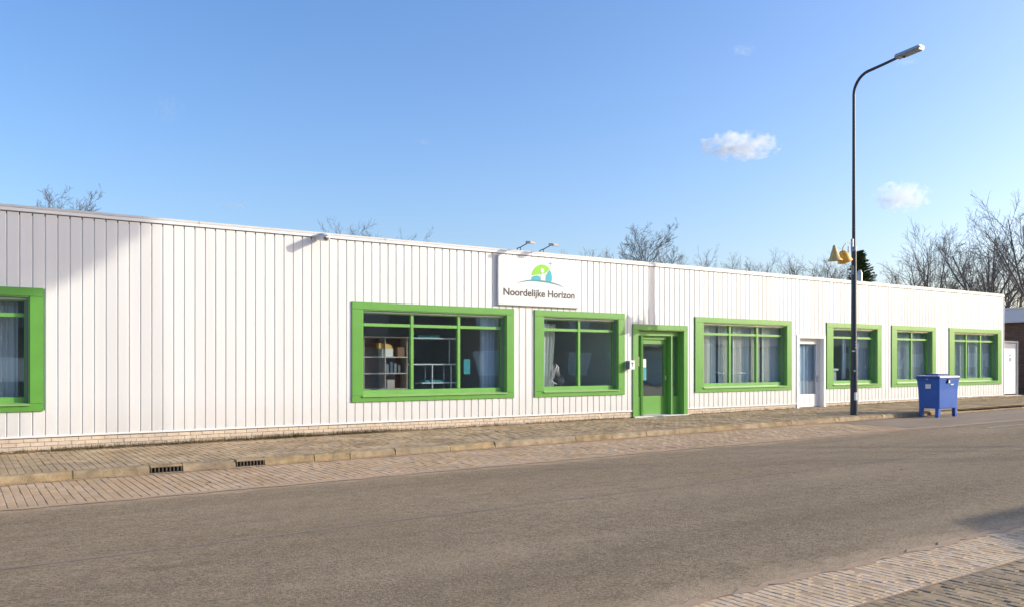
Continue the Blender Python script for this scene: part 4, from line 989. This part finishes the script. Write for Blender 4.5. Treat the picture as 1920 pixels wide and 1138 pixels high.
# moss and dirt bank along the wall foot
xs = np.arange(-3, 35.6, .12); V = []; rg = random.Random(3)
for x in xs:
    a = .05 + .07*abs(math.sin(x*.9)+.6*math.sin(x*2.3+1)) * (1 if x < 16 else .6) + rg.uniform(0,.05); h = rg.uniform(.006,.035)*(1.4 if x < 9 else .8)
    V += [(x, -.021, gz(x)+h), (x, -a*.5, gz(x)+h*.55+.003), (x, -a-.05, gz(x)-.012)]
mb = MB(); mb.add(V, [f for i in range(len(xs)-1) for f in ((3*i,3*i+3,3*i+4,3*i+1),(3*i+1,3*i+4,3*i+5,3*i+2)) if not (15.3 < xs[i] < 17.55 or 22.3 < xs[i] < 23.95)], True)
tag(mb.build('dirt_bank', M['moss']), 'mossy dirt gathered at the foot of the white wall', 'dirt', kind='stuff')
V = []; Fc = []; rg = random.Random(8)
for k in range(900):
    zone = rg.random()
    if zone < .45: x, y, z = rg.uniform(-1,14), -.05-abs(rg.gauss(0,.12)), None
    elif zone < .75: x, y, z = rg.uniform(-1,30), YK - .03 - abs(rg.gauss(0,.05)), -.115
    elif zone < .9: x, y, z = rg.uniform(0,35), rg.uniform(-3.1,-.1), None
    else: x, y, z = rg.uniform(2,30), rg.uniform(-12.8,-5.9), -.119
    zz_ = gz(x) + (z if z is not None else .002) + .003; a = rg.uniform(0,6.28); s = rg.uniform(.008,.026); dx, dy = math.cos(a)*s, math.sin(a)*s
    n0 = len(V); V += [(x-dx,y-dy,zz_),(x+dy*.5,y-dx*.5,zz_+s*rg.uniform(0,.6)),(x+dx,y+dy,zz_+s*rg.uniform(0,.7)),(x-dy*.5,y+dx*.5,zz_+s*rg.uniform(0,.4))]; Fc.append((n0,n0+1,n0+2,n0+3))
mb = MB(); mb.add(V, Fc); tag(mb.build('dead_leaves', M['deadleaf'], recalc=False), 'small dead leaves scattered along wall foot, kerb and road', 'leaves', kind='stuff')

# ------------------------------------------------------------------ clouds
def cloud_mat(dens, seed):
    m = bpy.data.materials.new('cloud_vapour'); m.use_nodes = True; t = m.node_tree; N = t.nodes; L = t.links; N.clear()
    out = N.new('ShaderNodeOutputMaterial'); pv = N.new('ShaderNodeVolumePrincipled'); pv.inputs['Color'].default_value = (.93,.965,1,1); pv.inputs['Anisotropy'].default_value = .45
    tc = N.new('ShaderNodeTexCoord'); ln = N.new('ShaderNodeVectorMath'); ln.operation = 'LENGTH'
    nz = N.new('ShaderNodeTexNoise'); nz.inputs['Scale'].default_value = 1.9; nz.inputs['Detail'].default_value = 5; nz.inputs['Roughness'].default_value = .62
    mp = N.new('ShaderNodeMapping'); mp.inputs['Location'].default_value = (seed, seed*.7, 0); mp.inputs['Scale'].default_value = (2.0,1.2,1.0)
    L.new(tc.outputs['Object'], mp.inputs[0]); L.new(mp.outputs[0], nz.inputs['Vector']); L.new(tc.outputs['Object'], ln.inputs[0])
    a = N.new('ShaderNodeMath'); a.operation = 'SUBTRACT'; a.inputs[0].default_value = 1.0; L.new(ln.outputs['Value'], a.inputs[1])
    b = N.new('ShaderNodeMath'); b.operation = 'MULTIPLY_ADD'; b.inputs[1].default_value = 4.2; b.inputs[2].default_value = -2.35; L.new(nz.outputs['Fac'], b.inputs[0])
    c = N.new('ShaderNodeMath'); c.operation = 'ADD'; L.new(a.outputs[0], c.inputs[0]); L.new(b.outputs[0], c.inputs[1])
    d = N.new('ShaderNodeMath'); d.operation = 'MULTIPLY'; d.use_clamp = True; d.inputs[1].default_value = 1.35; L.new(c.outputs[0], d.inputs[0])
    e = N.new('ShaderNodeMath'); e.operation = 'MULTIPLY'; e.inputs[1].default_value = dens; L.new(d.outputs[0], e.inputs[0])
    L.new(e.outputs[0], pv.inputs['Density']); L.new(pv.outputs[0], out.inputs['Volume']); return m
def cloud(px, py, wpx, hpx, label, dens=.02, t=1600, seed=1.0):
    x, y = ray(px, t); z = zat(py, t); s = t/F
    bm = bmesh.new(); bmesh.ops.create_icosphere(bm, subdivisions=3, radius=1.0); me = bpy.data.meshes.new('cloud'); bm.to_mesh(me); bm.free()
    me.materials.append(cloud_mat(dens, seed)); o = bpy.data.objects.new('cloud', me); col.objects.link(o)
    o.location = (x, y, z); o.scale = (wpx*s/2, wpx*s*.3, hpx*s/2); o.rotation_euler = (0, 0, YAW - R(90))
    tag(o, label, 'cloud', 'small clouds in the blue sky')
cloud(1386, 274, 165, 58, 'small bright white puffy cloud left of the street lamp', .06, seed=2.3)
cloud(1690, 370, 120, 62, 'small soft white cloud just right of the lamp post', .05, seed=5.1)
cloud(440, 386, 80, 18, 'faint thin cloud wisp above the left roof', .012, seed=7.7)
cloud(312, 205, 70, 60, 'very faint cloud veil high in the left sky', .006, seed=9.2)
cloud(1392, 95, 62, 26, 'faint wisp high above the puffy cloud', .010, seed=11.5)
cloud(795, 267, 50, 14, 'tiny faint wisp in the middle of the sky', .010, seed=13.1)
cloud(1700, 117, 50, 16, 'faint wisp right under the street lamp head', .012, seed=15.4)

cloud(49, 131, 16, 50, 'short faint vapour trail high at the left edge', .010, seed=18.8)
